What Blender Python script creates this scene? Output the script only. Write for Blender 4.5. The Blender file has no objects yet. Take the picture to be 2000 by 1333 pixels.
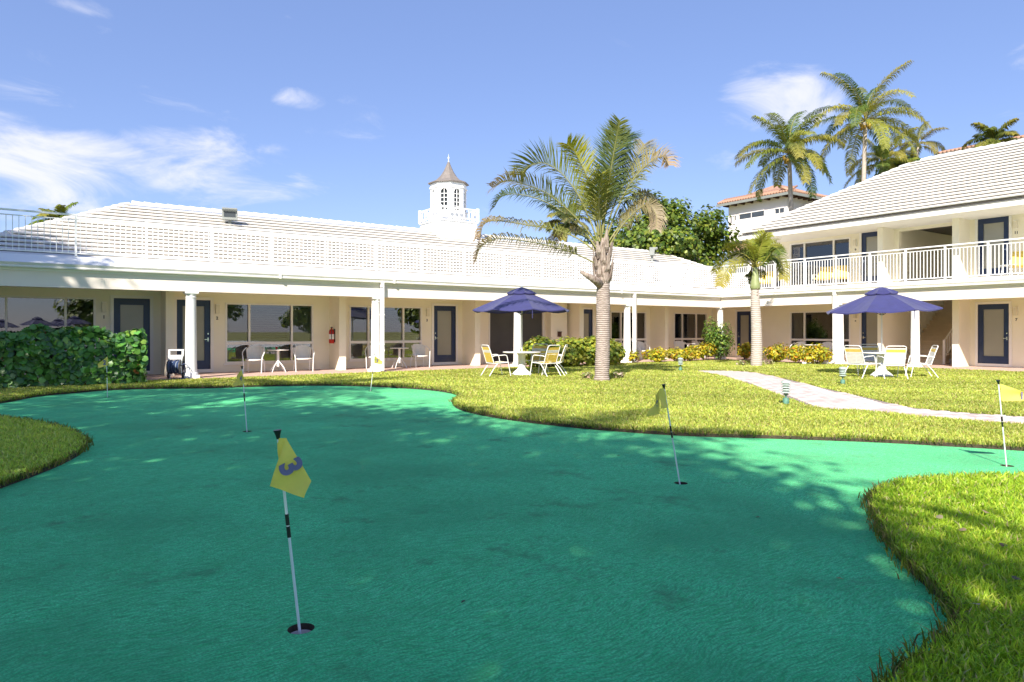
import bpy, bmesh, math, random
import numpy as np
from mathutils import Vector, Matrix, Quaternion
R = math.radians
random.seed(7); rng = np.random.default_rng(7)
sc = bpy.context.scene
C = sc.collection

# ------------------------------------------------------------------ camera, sky, sun, exposure
H = 1.35                      # eye height above the lawn
F = 1350.0                    # focal length in photo pixels (2000 wide)
HY = 647.0                    # horizon row of the photo
YAW = R(35)
S, K = math.sin(YAW), math.cos(YAW)
cam = bpy.data.cameras.new('camera'); camo = bpy.data.objects.new('camera', cam); C.objects.link(camo)
cam.sensor_width = 36; cam.lens = F / 2000 * 36; cam.shift_y = -(666.5 - HY) / 2000
cam.clip_start = 0.05; cam.clip_end = 4000
camo.location = (0, 0, H); camo.rotation_euler = (R(90), 0, -YAW)
sc.camera = camo

SUN_EL = R(38); SUN_AZ = R(231)          # clockwise from +Y; the sun stands behind the camera
sd = Vector((math.sin(SUN_AZ) * math.cos(SUN_EL), math.cos(SUN_AZ) * math.cos(SUN_EL), math.sin(SUN_EL)))
sun = bpy.data.lights.new('sun', 'SUN'); sun.energy = 3.1; sun.angle = R(0.55); sun.color = (1, .925, .81)
suno = bpy.data.objects.new('sun', sun); C.objects.link(suno)
suno.rotation_euler = sd.to_track_quat('Z', 'Y').to_euler(); suno.location = (0, 0, 60)

world = bpy.data.worlds.new('World'); sc.world = world; world.use_nodes = True
wn = world.node_tree; wn.nodes.clear()
def wnode(t, **k):
    n = wn.nodes.new(t)
    for a, b in k.items(): setattr(n, a, b)
    return n
def wmath(op, a, b=None, clamp=False):
    n = wn.nodes.new('ShaderNodeMath'); n.operation = op; n.use_clamp = clamp
    for i, x in enumerate((a, b)):
        if x is None: continue
        if isinstance(x, (int, float)): n.inputs[i].default_value = x
        else: wn.links.new(x, n.inputs[i])
    return n.outputs[0]
wout = wnode('ShaderNodeOutputWorld'); bg = wnode('ShaderNodeBackground'); bg.inputs[1].default_value = 0.083
sky = wnode('ShaderNodeTexSky', sky_type='NISHITA', sun_disc=False)
sky.sun_elevation = SUN_EL; sky.sun_rotation = SUN_AZ; sky.altitude = 0; sky.air_density = 1.0; sky.dust_density = 0.15; sky.ozone_density = 2.6
tc = wnode('ShaderNodeTexCoord')
def sdir(px, py):
    v = Vector((S + K * (px - 1000) / F, K - S * (px - 1000) / F, (HY - py) / F)); return v.normalized()
def vdot(vec):
    n = wn.nodes.new('ShaderNodeVectorMath'); n.operation = 'DOT_PRODUCT'
    wn.links.new(tc.outputs['Generated'], n.inputs[0]); n.inputs[1].default_value = vec
    return n.outputs['Value']
# cloud banks: a direction in the sky, half width, half height, weight
BANKS = [(150, 318, 330, 44, 1.0), (400, 300, 120, 38, .95), (300, 350, 230, 50, .9), (60, 395, 260, 55, .75), (1520, 205, 105, 62, 1.02), (1560, 185, 60, 36, 1.0), (1450, 305, 62, 30, .85),
         (580, 192, 42, 20, .75), (572, 350, 42, 36, .5), (400, 158, 70, 26, .42), (60, 182, 80, 26, .45), (560, 410, 150, 22, .55), (150, 8, 60, 16, .5), (1320, 350, 60, 9, .4), (240, 120, 420, 60, .22),
         (-400, 250, 300, 90, .8), (2300, 240, 200, 70, .8), (2010, 120, 34, 46, .5), (2900, 300, 300, 90, .7), (-1200, 340, 500, 120, .8)]
bank = None
for (px, py, hw, hh, wgt) in BANKS:
    c = sdir(px, py); e1 = Vector((0, 0, 1)).cross(c).normalized(); e2 = c.cross(e1).normalized()
    a = wmath('MULTIPLY', vdot(e1), F / hw); b = wmath('MULTIPLY', vdot(e2), F / hh)
    q = wmath('ADD', wmath('MULTIPLY', a, a), wmath('MULTIPLY', b, b))
    front = wmath('GREATER_THAN', vdot(c), 0.0)
    m = wmath('MULTIPLY', wmath('MULTIPLY', wmath('SUBTRACT', 1.0, wmath('MULTIPLY', q, .5), True), front), wgt)
    bank = m if bank is None else wmath('MAXIMUM', bank, m)
mp = wnode('ShaderNodeMapping'); mp.inputs['Scale'].default_value = (1, 1, 2.6); wn.links.new(tc.outputs['Generated'], mp.inputs[0])
nz = wnode('ShaderNodeTexNoise'); nz.inputs['Scale'].default_value = 6.5; nz.inputs['Detail'].default_value = 9; nz.inputs['Roughness'].default_value = .62; nz.inputs['Distortion'].default_value = .7
wn.links.new(mp.outputs[0], nz.inputs['Vector'])
cov = wmath('ADD', wmath('MULTIPLY', nz.outputs[0], 2.6), wmath('MULTIPLY', bank, .95))
mr = wnode('ShaderNodeMapRange'); mr.interpolation_type = 'SMOOTHSTEP'
mr.inputs[1].default_value = 1.66; mr.inputs[2].default_value = 2.6; mr.inputs[3].default_value = 0.0; mr.inputs[4].default_value = .88
wn.links.new(cov, mr.inputs[0])
wmix = wnode('ShaderNodeMix', data_type='RGBA'); wn.links.new(mr.outputs[0], wmix.inputs[0])
gain = wnode('ShaderNodeMix', data_type='RGBA', blend_type='MULTIPLY'); gain.inputs[0].default_value = 1.0
wn.links.new(sky.outputs[0], gain.inputs[6]); gain.inputs[7].default_value = (.98, .92, 1.0, 1)
even = wnode('ShaderNodeMix', data_type='RGBA'); even.inputs[0].default_value = .6; wn.links.new(gain.outputs[2], even.inputs[6]); even.inputs[7].default_value = (.86, 1.30, 2.75, 1)
wn.links.new(even.outputs[2], wmix.inputs[6]); wmix.inputs[7].default_value = (4.1, 4.1, 4.5, 1)
wn.links.new(wmix.outputs[2], bg.inputs[0]); wn.links.new(bg.outputs[0], wout.inputs[0])

sc.view_settings.view_transform = 'Standard'; sc.view_settings.look = 'None'
sc.view_settings.exposure = 1.6; sc.view_settings.gamma = 1.0; sc.view_settings.use_curve_mapping = False
sc.cycles.use_denoising = True; sc.cycles.max_bounces = 8; sc.cycles.transparent_max_bounces = 12
sc.cycles.diffuse_bounces = 5

# ------------------------------------------------------------------ from photo measurements to places
def at(px, py, d):            # the point seen at a pixel, d metres into the scene
    l = (px - 1000) / F * d
    return Vector((S * d + K * l, K * d - S * l, H - (py - HY) / F * d))
def gnd(px, py, z=0.0):
    return at(px, py, F * (H - z) / (py - HY))
def xon(px, Y):               # X of a wall plane Y = const seen at column px
    r = (px - 1000) / F; return Y * (S + K * r) / (K - S * r)
def yon(px, X):
    r = (px - 1000) / F; return X * (K - S * r) / (S + K * r)
def depth(x, y): return S * x + K * y

# ------------------------------------------------------------------ materials
MATS = {}
def nt(name):
    m = bpy.data.materials.new(name); m.use_nodes = True
    return m, m.node_tree, m.node_tree.nodes['Principled BSDF']
def mat(name, col, rough=.6, var=.12, scale=3.0, bump=0.0, bscale=60.0, metal=0.0, spec=.5, col2=None, detail=6, sheen=0.0, coat=0.0):
    if name in MATS: return MATS[name]
    m, t, b = nt(name); N = t.nodes; L = t.links
    b.inputs['Roughness'].default_value = rough; b.inputs['Metallic'].default_value = metal
    b.inputs['Specular IOR Level'].default_value = spec; b.inputs['Sheen Weight'].default_value = sheen
    b.inputs['Coat Weight'].default_value = coat
    tx = N.new('ShaderNodeTexCoord'); n = N.new('ShaderNodeTexNoise'); n.inputs['Scale'].default_value = scale
    n.inputs['Detail'].default_value = detail; n.inputs['Roughness'].default_value = .6
    L.new(tx.outputs['Object'], n.inputs['Vector'])
    mx = N.new('ShaderNodeMix'); mx.data_type = 'RGBA'
    if col2 is None: c0 = [max(0, c * (1 - var)) for c in col]; c1 = [min(1, c * (1 + var)) for c in col]
    else: c0, c1 = col, col2
    mx.inputs[6].default_value = (*c0, 1); mx.inputs[7].default_value = (*c1, 1)
    rp = N.new('ShaderNodeMapRange'); rp.inputs[1].default_value = .3; rp.inputs[2].default_value = .7
    L.new(n.outputs[0], rp.inputs[0]); L.new(rp.outputs[0], mx.inputs[0]); L.new(mx.outputs[2], b.inputs['Base Color'])
    if bump:
        n2 = N.new('ShaderNodeTexNoise'); n2.inputs['Scale'].default_value = bscale; n2.inputs['Detail'].default_value = 4
        L.new(tx.outputs['Object'], n2.inputs['Vector'])
        bp = N.new('ShaderNodeBump'); bp.inputs['Strength'].default_value = bump; bp.inputs['Distance'].default_value = .01
        L.new(n2.outputs[0], bp.inputs['Height']); L.new(bp.outputs[0], b.inputs['Normal'])
    MATS[name] = m; return m
def leafmat(name, rough=.45, trans=.35, spec=.4, tint=(1.25, 1.2, .5)):
    if name in MATS: return MATS[name]
    m, t, b = nt(name); N = t.nodes; L = t.links
    at_ = N.new('ShaderNodeAttribute'); at_.attribute_name = 'Col'
    L.new(at_.outputs['Color'], b.inputs['Base Color']); b.inputs['Roughness'].default_value = rough; b.inputs['Specular IOR Level'].default_value = spec
    tr = N.new('ShaderNodeBsdfTranslucent'); mu = N.new('ShaderNodeMix'); mu.data_type = 'RGBA'; mu.blend_type = 'MULTIPLY'; mu.inputs[0].default_value = 1
    L.new(at_.outputs['Color'], mu.inputs[6]); mu.inputs[7].default_value = (*tint, 1); L.new(mu.outputs[2], tr.inputs[0])
    ms = N.new('ShaderNodeMixShader'); ms.inputs[0].default_value = trans
    L.new(b.outputs[0], ms.inputs[1]); L.new(tr.outputs[0], ms.inputs[2]); L.new(ms.outputs[0], N['Material Output'].inputs[0])
    MATS[name] = m; return m
def glassmat(name, tint=(.9, .95, .95), ior=1.55, rough=.01):
    if name in MATS: return MATS[name]
    m, t, b = nt(name); N = t.nodes; L = t.links; N.remove(b)
    tr = N.new('ShaderNodeBsdfTransparent'); tr.inputs[0].default_value = (*tint, 1)
    gl = N.new('ShaderNodeBsdfGlossy'); gl.inputs['Roughness'].default_value = rough
    fr = N.new('ShaderNodeFresnel'); fr.inputs['IOR'].default_value = ior
    ms = N.new('ShaderNodeMixShader'); L.new(fr.outputs[0], ms.inputs[0]); L.new(tr.outputs[0], ms.inputs[1]); L.new(gl.outputs[0], ms.inputs[2])
    L.new(ms.outputs[0], N['Material Output'].inputs[0]); MATS[name] = m; return m

mat('stucco', (.86, .80, .645), .9, .035, .8, .25, 90)
mat('stucco_white', (.82, .74, .655), .85, .03, .7, .2, 90)
mat('trim', (.82, .79, .74), .6, .03, 2)
mat('white_metal', (.80, .80, .79), .4, .03, 4)
mat('gutter', (.74, .72, .68), .45, .05, 3)
mat('rooftile', (.71, .68, .63), .8, .05, .9, .3, 25, col2=(.63, .595, .54))
mat('deck', (.80, .79, .77), .85, .04, 1.0)
mat('navy_paint', (.012, .028, .085), .35, .15, 3)
mat('frosted', (.30, .29, .235), .18, .06, .6, spec=.6)
mat('shutter', (.36, .31, .25), .5, .05, 3)
mat('blind_pale', (.80, .74, .63), .6, .05, 3)
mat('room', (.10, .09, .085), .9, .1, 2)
mat('screen_door', (.052, .050, .050), .5, .2, 1.0)
mat('chrome', (.65, .65, .63), .25, .05, 3, metal=.9)
mat('canvas', (.024, .024, .135), .75, .16, 5, .2, 40, sheen=.3)
mat('strap_yellow', (.84, .60, .11), .45, .08, 10)
mat('strap_white', (.80, .79, .76), .45, .04, 10)
mat('resin_white', (.78, .78, .77), .4, .03, 6)
mat('wicker', (.72, .69, .65), .6, .12, 60, .6, 160)
mat('red_paint', (.50, .018, .014), .3, .1, 4)
mat('black', (.012, .012, .012), .4, .2, 8)
mat('dark_metal', (.05, .05, .055), .5, .2, 6)
mat('verdigris', (.09, .22, .16), .6, .35, 18)
mat('louvre', (.36, .44, .40), .6, .25, 18)
mat('hose', (.035, .06, .14), .4, .3, 12)
mat('flag_yellow', (.95, .75, .16), .75, .06, 20, .15, 300)
mat('hose_pale', (.22, .27, .36), .4, .2, 12)
mat('flag_ink', (.16, .14, .26), .8, .1, 20)
mat('terracotta', (.30, .145, .09), .8, .35, 2.5, .3, 20, col2=(.44, .28, .20))
mat('villa_wall', (.74, .70, .67), .9, .04, .4)
mat('brown_wood', (.07, .028, .018), .7, .3, 4)
mat('villa_glass', (.05, .06, .07), .1, .2, 1)
mat('shingle', (.19, .165, .15), .8, .15, 5, .3, 20)
mat('mulch', (.07, .035, .022), .95, .4, 9, .6, 40)
mat('soil', (.055, .038, .024), .95, .45, 14, .8, 50)
mat('cup', (.72, .64, .62), .6, .08, 9)
mat('copper_pipe', (.33, .12, .07), .5, .2, 5)
mat('grey_box', (.22, .235, .22), .5, .1, 4)
mat('stair', (.62, .49, .33), .8, .08, 2)
glassmat('glass', (.80, .83, .83), 2.15)
leafmat('leaf'); leafmat('grass', .5, .5, .35, (1.1, 1.1, .5)); leafmat('hedge_leaf', .32, .22, .5); leafmat('frond', .5, .35, .35, (1.2, 1.15, .5)); leafmat('petal', .6, .4)

def clothmat(name, col, tr, k):
    m = MATS[name]; t = m.node_tree; b = t.nodes['Principled BSDF']; x = t.nodes.new('ShaderNodeBsdfTranslucent'); x.inputs[0].default_value = (*col, 1)
    ms = t.nodes.new('ShaderNodeMixShader'); ms.inputs[0].default_value = k; t.links.new(b.outputs[0], ms.inputs[1]); t.links.new(x.outputs[0], ms.inputs[2]); t.links.new(ms.outputs[0], t.nodes['Material Output'].inputs[0])
clothmat('flag_yellow', (.95, .70, .08), 0, .33); clothmat('canvas', (.03, .03, .16), 0, .12)
def carpet_mat():
    m, t, b = nt('carpet'); N = t.nodes; L = t.links
    tx = N.new('ShaderNodeTexCoord')
    def noise(scale, det, vec=None, rough=.6):
        n = N.new('ShaderNodeTexNoise'); n.inputs['Scale'].default_value = scale; n.inputs['Detail'].default_value = det; n.inputs['Roughness'].default_value = rough
        L.new(vec or tx.outputs['Object'], n.inputs['Vector']); return n.outputs[0]
    def rng_(v, a, b_, c, d):
        r = N.new('ShaderNodeMapRange'); r.inputs[1].default_value = a; r.inputs[2].default_value = b_; r.inputs[3].default_value = c; r.inputs[4].default_value = d
        L.new(v, r.inputs[0]); return r.outputs[0]
    def mix(f, a, b_, typ='MIX'):
        x = N.new('ShaderNodeMix'); x.data_type = 'RGBA'; x.blend_type = typ
        for i, v in ((0, f), (6, a), (7, b_)):
            if isinstance(v, tuple): x.inputs[i].default_value = v
            elif isinstance(v, (int, float)): x.inputs[i].default_value = v
            else: L.new(v, x.inputs[i])
        return x.outputs[2]
    wz = N.new('ShaderNodeTexNoise'); wz.inputs['Scale'].default_value = .9; wz.inputs['Detail'].default_value = 3; L.new(tx.outputs['Object'], wz.inputs['Vector'])
    wa = N.new('ShaderNodeVectorMath'); wa.operation = 'MULTIPLY_ADD'; L.new(wz.outputs['Color'], wa.inputs[0]); wa.inputs[1].default_value = (.55, .55, 0); L.new(tx.outputs['Object'], wa.inputs[2])
    def stroke(ang, st, sc_, det, rough):
        mp = N.new('ShaderNodeMapping'); mp.inputs['Rotation'].default_value = (0, 0, R(ang)); mp.inputs['Scale'].default_value = (1, st, 1); L.new(wa.outputs[0], mp.inputs[0]); return noise(sc_, det, mp.outputs[0], rough)
    fib = stroke(-58, 6.5, 9, 6, .72); fib2 = stroke(-20, 5, 16, 5, .7); pile = noise(85, 4, None, .75); blot = noise(.5, 6); mid = noise(3.0, 7, None, .68)
    c = mix(rng_(mid, .34, .66, 0, 1), (.024, .66, .20, 1), (.05, .84, .31, 1))
    c = mix(rng_(fib, .42, .60, 0, .85), c, (.14, .92, .42, 1))
    c = mix(rng_(fib2, .38, .52, .75, 0), c, (.006, .33, .11, 1))
    c = mix(rng_(pile, .40, .56, .70, 0), c, (.008, .31, .09, 1))
    c = mix(rng_(blot, .44, .62, 0, .55), c, (.010, .34, .125, 1))
    dirt = rng_(noise(1.3, 9, None, .74), .56, .68, 0, .7)
    c = mix(dirt, c, (.02, .17, .065, 1))
    L.new(c, b.inputs['Base Color']); b.inputs['Roughness'].default_value = .95; b.inputs['Specular IOR Level'].default_value = .15
    b.inputs['Sheen Weight'].default_value = .16; b.inputs['Sheen Roughness'].default_value = .5; b.inputs['Sheen Tint'].default_value = (1, .95, .7, 1)
    bp = N.new('ShaderNodeBump'); bp.inputs['Strength'].default_value = .8; bp.inputs['Distance'].default_value = .012
    hsum = N.new('ShaderNodeMath'); hsum.operation = 'ADD'; L.new(fib, hsum.inputs[0]); L.new(pile, hsum.inputs[1])
    L.new(hsum.outputs[0], bp.inputs['Height']); L.new(bp.outputs[0], b.inputs['Normal'])
    MATS['carpet'] = m
carpet_mat()
mat('thatch', (.20, .19, .045), .95, .3, 6, .6, 60, col2=(.30, .28, .07))
mat('paver', (.53, .43, .39), .85, .1, 7, .4, 60, col2=(.62, .52, .47))
mat('paver_base', (.26, .215, .19), .9, .15, 9)
def brick_floor():
    m, t, b = nt('porch_paving'); N = t.nodes; L = t.links
    tx = N.new('ShaderNodeTexCoord'); br = N.new('ShaderNodeTexBrick'); br.inputs['Scale'].default_value = 5.0
    br.inputs['Color1'].default_value = (.50, .33, .28, 1); br.inputs['Color2'].default_value = (.60, .43, .36, 1); br.inputs['Mortar'].default_value = (.34, .27, .23, 1)
    br.inputs['Mortar Size'].default_value = .012; L.new(tx.outputs['Object'], br.inputs['Vector']); L.new(br.outputs[0], b.inputs['Base Color'])
    b.inputs['Roughness'].default_value = .8
    bp = N.new('ShaderNodeBump'); bp.inputs['Strength'].default_value = .4; L.new(br.outputs['Fac'], bp.inputs['Height']); bp.invert = True; L.new(bp.outputs[0], b.inputs['Normal'])
    MATS['porch_paving'] = m
brick_floor()
def bark_mat(name, c0, c1, rings):
    m, t, b = nt(name); N = t.nodes; L = t.links
    tx = N.new('ShaderNodeTexCoord'); w = N.new('ShaderNodeTexWave'); w.wave_type = 'BANDS'; w.bands_direction = 'Z'
    w.inputs['Scale'].default_value = rings; w.inputs['Distortion'].default_value = 2.6; w.inputs['Detail'].default_value = 4; w.inputs['Detail Scale'].default_value = 2.2
    L.new(tx.outputs['Object'], w.inputs['Vector'])
    n = N.new('ShaderNodeTexNoise'); n.inputs['Scale'].default_value = 6; n.inputs['Detail'].default_value = 8; L.new(tx.outputs['Object'], n.inputs['Vector'])
    mx = N.new('ShaderNodeMath'); mx.operation = 'MULTIPLY'; L.new(w.outputs['Fac'], mx.inputs[0]); L.new(n.outputs[0], mx.inputs[1])
    cr = N.new('ShaderNodeMix'); cr.data_type = 'RGBA'; cr.inputs[6].default_value = (*c0, 1); cr.inputs[7].default_value = (*c1, 1)
    r = N.new('ShaderNodeMapRange'); r.inputs[1].default_value = .1; r.inputs[2].default_value = .55; L.new(mx.outputs[0], r.inputs[0]); L.new(r.outputs[0], cr.inputs[0])
    L.new(cr.outputs[2], b.inputs['Base Color']); b.inputs['Roughness'].default_value = .9
    bp = N.new('ShaderNodeBump'); bp.inputs['Strength'].default_value = .8; bp.inputs['Distance'].default_value = .02; L.new(mx.outputs[0], bp.inputs['Height']); L.new(bp.outputs[0], b.inputs['Normal'])
    MATS[name] = m
bark_mat('bark', (.20, .155, .13), (.52, .44, .40), 6)
bark_mat('bark_smooth', (.34, .29, .25), (.56, .50, .45), 4)
def fibre_mat(name, c0, c1):
    m, t, b = nt(name); N = t.nodes; L = t.links; tx = N.new('ShaderNodeTexCoord'); mp = N.new('ShaderNodeMapping'); mp.inputs['Scale'].default_value = (16, 16, 2.2); L.new(tx.outputs['Object'], mp.inputs[0])
    n = N.new('ShaderNodeTexNoise'); n.inputs['Scale'].default_value = 1.6; n.inputs['Detail'].default_value = 8; n.inputs['Roughness'].default_value = .7; L.new(mp.outputs[0], n.inputs['Vector'])
    r = N.new('ShaderNodeMapRange'); r.inputs[1].default_value = .36; r.inputs[2].default_value = .62; L.new(n.outputs[0], r.inputs[0]); x = N.new('ShaderNodeMix'); x.data_type = 'RGBA'; L.new(r.outputs[0], x.inputs[0]); x.inputs[6].default_value = (*c0, 1); x.inputs[7].default_value = (*c1, 1)
    L.new(x.outputs[2], b.inputs['Base Color']); b.inputs['Roughness'].default_value = .9; bp = N.new('ShaderNodeBump'); bp.inputs['Strength'].default_value = .9; bp.inputs['Distance'].default_value = .03; L.new(n.outputs[0], bp.inputs['Height']); L.new(bp.outputs[0], b.inputs['Normal']); MATS[name] = m
fibre_mat('boots', (.13, .085, .062), (.47, .39, .34))
mat('limb', (.16, .12, .09), .9, .3, 6, .5, 30)
mat('crownshaft', (.26, .30, .13), .5, .2, 4)

# ------------------------------------------------------------------ mesh helpers
def root_loc(p):
    v = Vector((0, 0, 0))
    while p is not None:
        v += Vector(p.location); p = p.parent
    return v
def link(o, parent=None):
    C.objects.link(o)
    if parent is not None: o.parent = parent
    return o
def tag(o, label=None, cat=None, group=None, kind=None):
    if label: o['label'] = label
    if cat: o['category'] = cat
    if group: o['group'] = group
    if kind: o['kind'] = kind
    return o
def thing(name, label, cat, loc=(0, 0, 0), rz=0.0, group=None):
    o = bpy.data.objects.new(name, None); o.empty_display_size = .1; C.objects.link(o)
    o.location = loc; o.rotation_euler = (0, 0, rz); return tag(o, label, cat, group)
def put(name, me, parent=None, loc=(0, 0, 0), rot=(0, 0, 0), scale=(1, 1, 1)):
    o = bpy.data.objects.new(name, me); link(o, parent); o.location = loc; o.rotation_euler = rot; o.scale = scale; return o
def copy_tree(o, parent=None):
    c = o.copy(); C.objects.link(c); c.parent = parent
    for ch in o.children: copy_tree(ch, c)
    return c

class MB:
    def __init__(s, T=None): s.v = []; s.f = []; s.T = T; s.mi = []; s.cur = 0
    def add(s, vs, fs):
        n = len(s.v)
        s.v += [tuple(s.T(*p)) if s.T else tuple(p) for p in vs]
        s.f += [tuple(i + n for i in f) for f in fs]; s.mi += [s.cur] * len(fs); return s
    def box(s, x0, x1, y0, y1, z0, z1):
        if x1 < x0: x0, x1 = x1, x0
        if y1 < y0: y0, y1 = y1, y0
        return s.add([(x0, y0, z0), (x1, y0, z0), (x1, y1, z0), (x0, y1, z0), (x0, y0, z1), (x1, y0, z1), (x1, y1, z1), (x0, y1, z1)],
                     [(0, 3, 2, 1), (4, 5, 6, 7), (0, 1, 5, 4), (1, 2, 6, 5), (2, 3, 7, 6), (3, 0, 4, 7)])
    def tube(s, pts, r, n=8, cap=True, closed=False):
        P = [Vector(p) for p in pts]; m = len(P); rs = r if isinstance(r, (list, tuple)) else [r] * m
        T0 = (P[1] - P[0]).normalized(); a = Vector((0, 0, 1)) if abs(T0.z) < .9 else Vector((1, 0, 0))
        u = T0.cross(a).normalized(); vs = []; pt = T0
        for i in range(m):
            if closed: t = (P[(i + 1) % m] - P[i - 1]).normalized()
            else: t = ((P[i + 1] if i < m - 1 else P[i]) - (P[i - 1] if i else P[i])).normalized()
            q = pt.rotation_difference(t); u = q @ u; pt = t; u = (u - t * u.dot(t)).normalized(); w = t.cross(u)
            for k in range(n):
                an = 2 * math.pi * k / n; vs.append(P[i] + (u * math.cos(an) + w * math.sin(an)) * rs[i])
        fs = []
        for i in range(m if closed else m - 1):
            j = (i + 1) % m
            for k in range(n): fs.append((i * n + k, i * n + (k + 1) % n, j * n + (k + 1) % n, j * n + k))
        if cap and not closed: fs += [tuple(range(n - 1, -1, -1)), tuple(range((m - 1) * n, m * n))]
        return s.add([tuple(p) for p in vs], fs)
    def lathe(s, prof, c=(0, 0, 0), n=16, cap=True, ph=0.0):
        vs = []; m = len(prof)
        for (r, z) in prof:
            for k in range(n):
                an = 2 * math.pi * k / n + ph; vs.append((c[0] + r * math.cos(an), c[1] + r * math.sin(an), c[2] + z))
        fs = [(i * n + k, i * n + (k + 1) % n, (i + 1) * n + (k + 1) % n, (i + 1) * n + k) for i in range(m - 1) for k in range(n)]
        if cap: fs += [tuple(range(n - 1, -1, -1)), tuple(range((m - 1) * n, m * n))]
        return s.add(vs, fs)
    def prism(s, poly, vec):      # a 3D polygon pushed along vec
        n = len(poly); v = Vector(vec); vs = [tuple(p) for p in poly] + [tuple(Vector(p) + v) for p in poly]
        fs = [tuple(range(n - 1, -1, -1)), tuple(range(n, 2 * n))] + [(i, (i + 1) % n, n + (i + 1) % n, n + i) for i in range(n)]
        return s.add(vs, fs)
    def mesh(s, name, m, smooth=False, shift=None):
        me = bpy.data.meshes.new(name); v = s.v
        if shift is not None: v = [(p[0] - shift[0], p[1] - shift[1], p[2] - shift[2]) for p in v]
        me.from_pydata(v, [], s.f)
        for k in (m if isinstance(m, (list, tuple)) else [m]): me.materials.append(MATS[k])
        if isinstance(m, (list, tuple)): me.polygons.foreach_set('material_index', s.mi)
        bm = bmesh.new(); bm.from_mesh(me); bmesh.ops.recalc_face_normals(bm, faces=bm.faces); bm.to_mesh(me); bm.free()
        if smooth:
            me.polygons.foreach_set('use_smooth', [True] * len(me.polygons))
            if smooth != 'all': me.set_sharp_from_angle(angle=R(40))
        return me
    def build(s, name, m, parent=None, smooth=False, local=False):
        sh = None if (local or parent is None) else root_loc(parent)
        return put(name, s.mesh(name, m, smooth, sh), parent)

def np_mesh(name, V, Fc, m, col=None, smooth=False):
    me = bpy.data.meshes.new(name); n = len(V); k = Fc.shape[1]
    me.vertices.add(n); me.vertices.foreach_set('co', np.ascontiguousarray(V, dtype=np.float32).ravel())
    me.loops.add(Fc.size); me.loops.foreach_set('vertex_index', np.ascontiguousarray(Fc, dtype=np.int32).ravel())
    me.polygons.add(len(Fc)); me.polygons.foreach_set('loop_start', np.arange(0, Fc.size, k, dtype=np.int32))
    me.update(calc_edges=True)
    if col is not None:
        a = me.color_attributes.new('Col', 'FLOAT_COLOR', 'POINT'); c = np.ones((n, 4), np.float32); c[:, :3] = col; a.data.foreach_set('color', c.ravel())
    me.materials.append(MATS[m])
    if smooth: me.polygons.foreach_set('use_smooth', [True] * len(Fc))
    return me
def unit(a): return a / np.maximum(np.linalg.norm(a, axis=-1, keepdims=True), 1e-9)

LEAF6 = (np.array([(0, 0, 0), (.42, .28, .05), (.45, .68, .06), (0, 1, -.04), (-.45, .68, .06), (-.42, .28, .05)]), np.array([(0, 1, 5), (1, 2, 4), (1, 4, 5), (2, 3, 4)]))
LEAF4 = (np.array([(0, 0, 0), (.3, .5, .07), (0, 1, -.03), (-.3, .5, .07)]), np.array([(0, 1, 2), (0, 2, 3)]))
def leaves(P, Nrm, size, tmpl, cols):
    """one mesh's arrays: a leaf at each point P facing Nrm"""
    n = len(P); tv, tf = tmpl
    Nrm = unit(Nrm); a = unit(np.cross(Nrm, rng.normal(size=(n, 3)))); b = np.cross(Nrm, a)
    V = P[:, None, :] + size[:, None, None] * (a[:, None, :] * tv[None, :, 0:1] + b[:, None, :] * (tv[None, :, 1:2] - .5) + Nrm[:, None, :] * tv[None, :, 2:3])
    k = len(tv); Fc = (np.arange(n) * k)[:, None, None] + tf[None]
    return V.reshape(-1, 3), Fc.reshape(-1, 3), np.repeat(cols, k, axis=0)
def pick(cols, n, w=None, jit=.18):
    c = np.array(cols)[rng.choice(len(cols), n, p=w)]
    return np.clip(c * (1 + jit * rng.normal(size=(n, 1))) * (1 + .06 * rng.normal(size=(n, 3))), .003, .9)
def crown_points(c, rad, nclump, per, clump_r, flat=.0):
    out = []; nr = []
    c = np.array(c); rad = np.array(rad)
    for i in range(nclump):
        d = unit(rng.normal(size=3)); rr = rng.uniform(.45, 1.0) ** .6
        q = c + d * rad * rr
        if d[2] < 0: q[2] += flat * abs(d[2]) * rad[2]
        pn = unit(rng.normal(size=(per, 3))); pr = clump_r * rng.uniform(.35, 1, size=(per, 1)) ** .5
        out.append(q + pn * pr * np.array([1, 1, .8])); nr.append(pn * .7 + d * .5 + np.array([0, 0, .5]) + rng.normal(size=(per, 3)) * .35)
    return np.concatenate(out), np.concatenate(nr)

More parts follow.
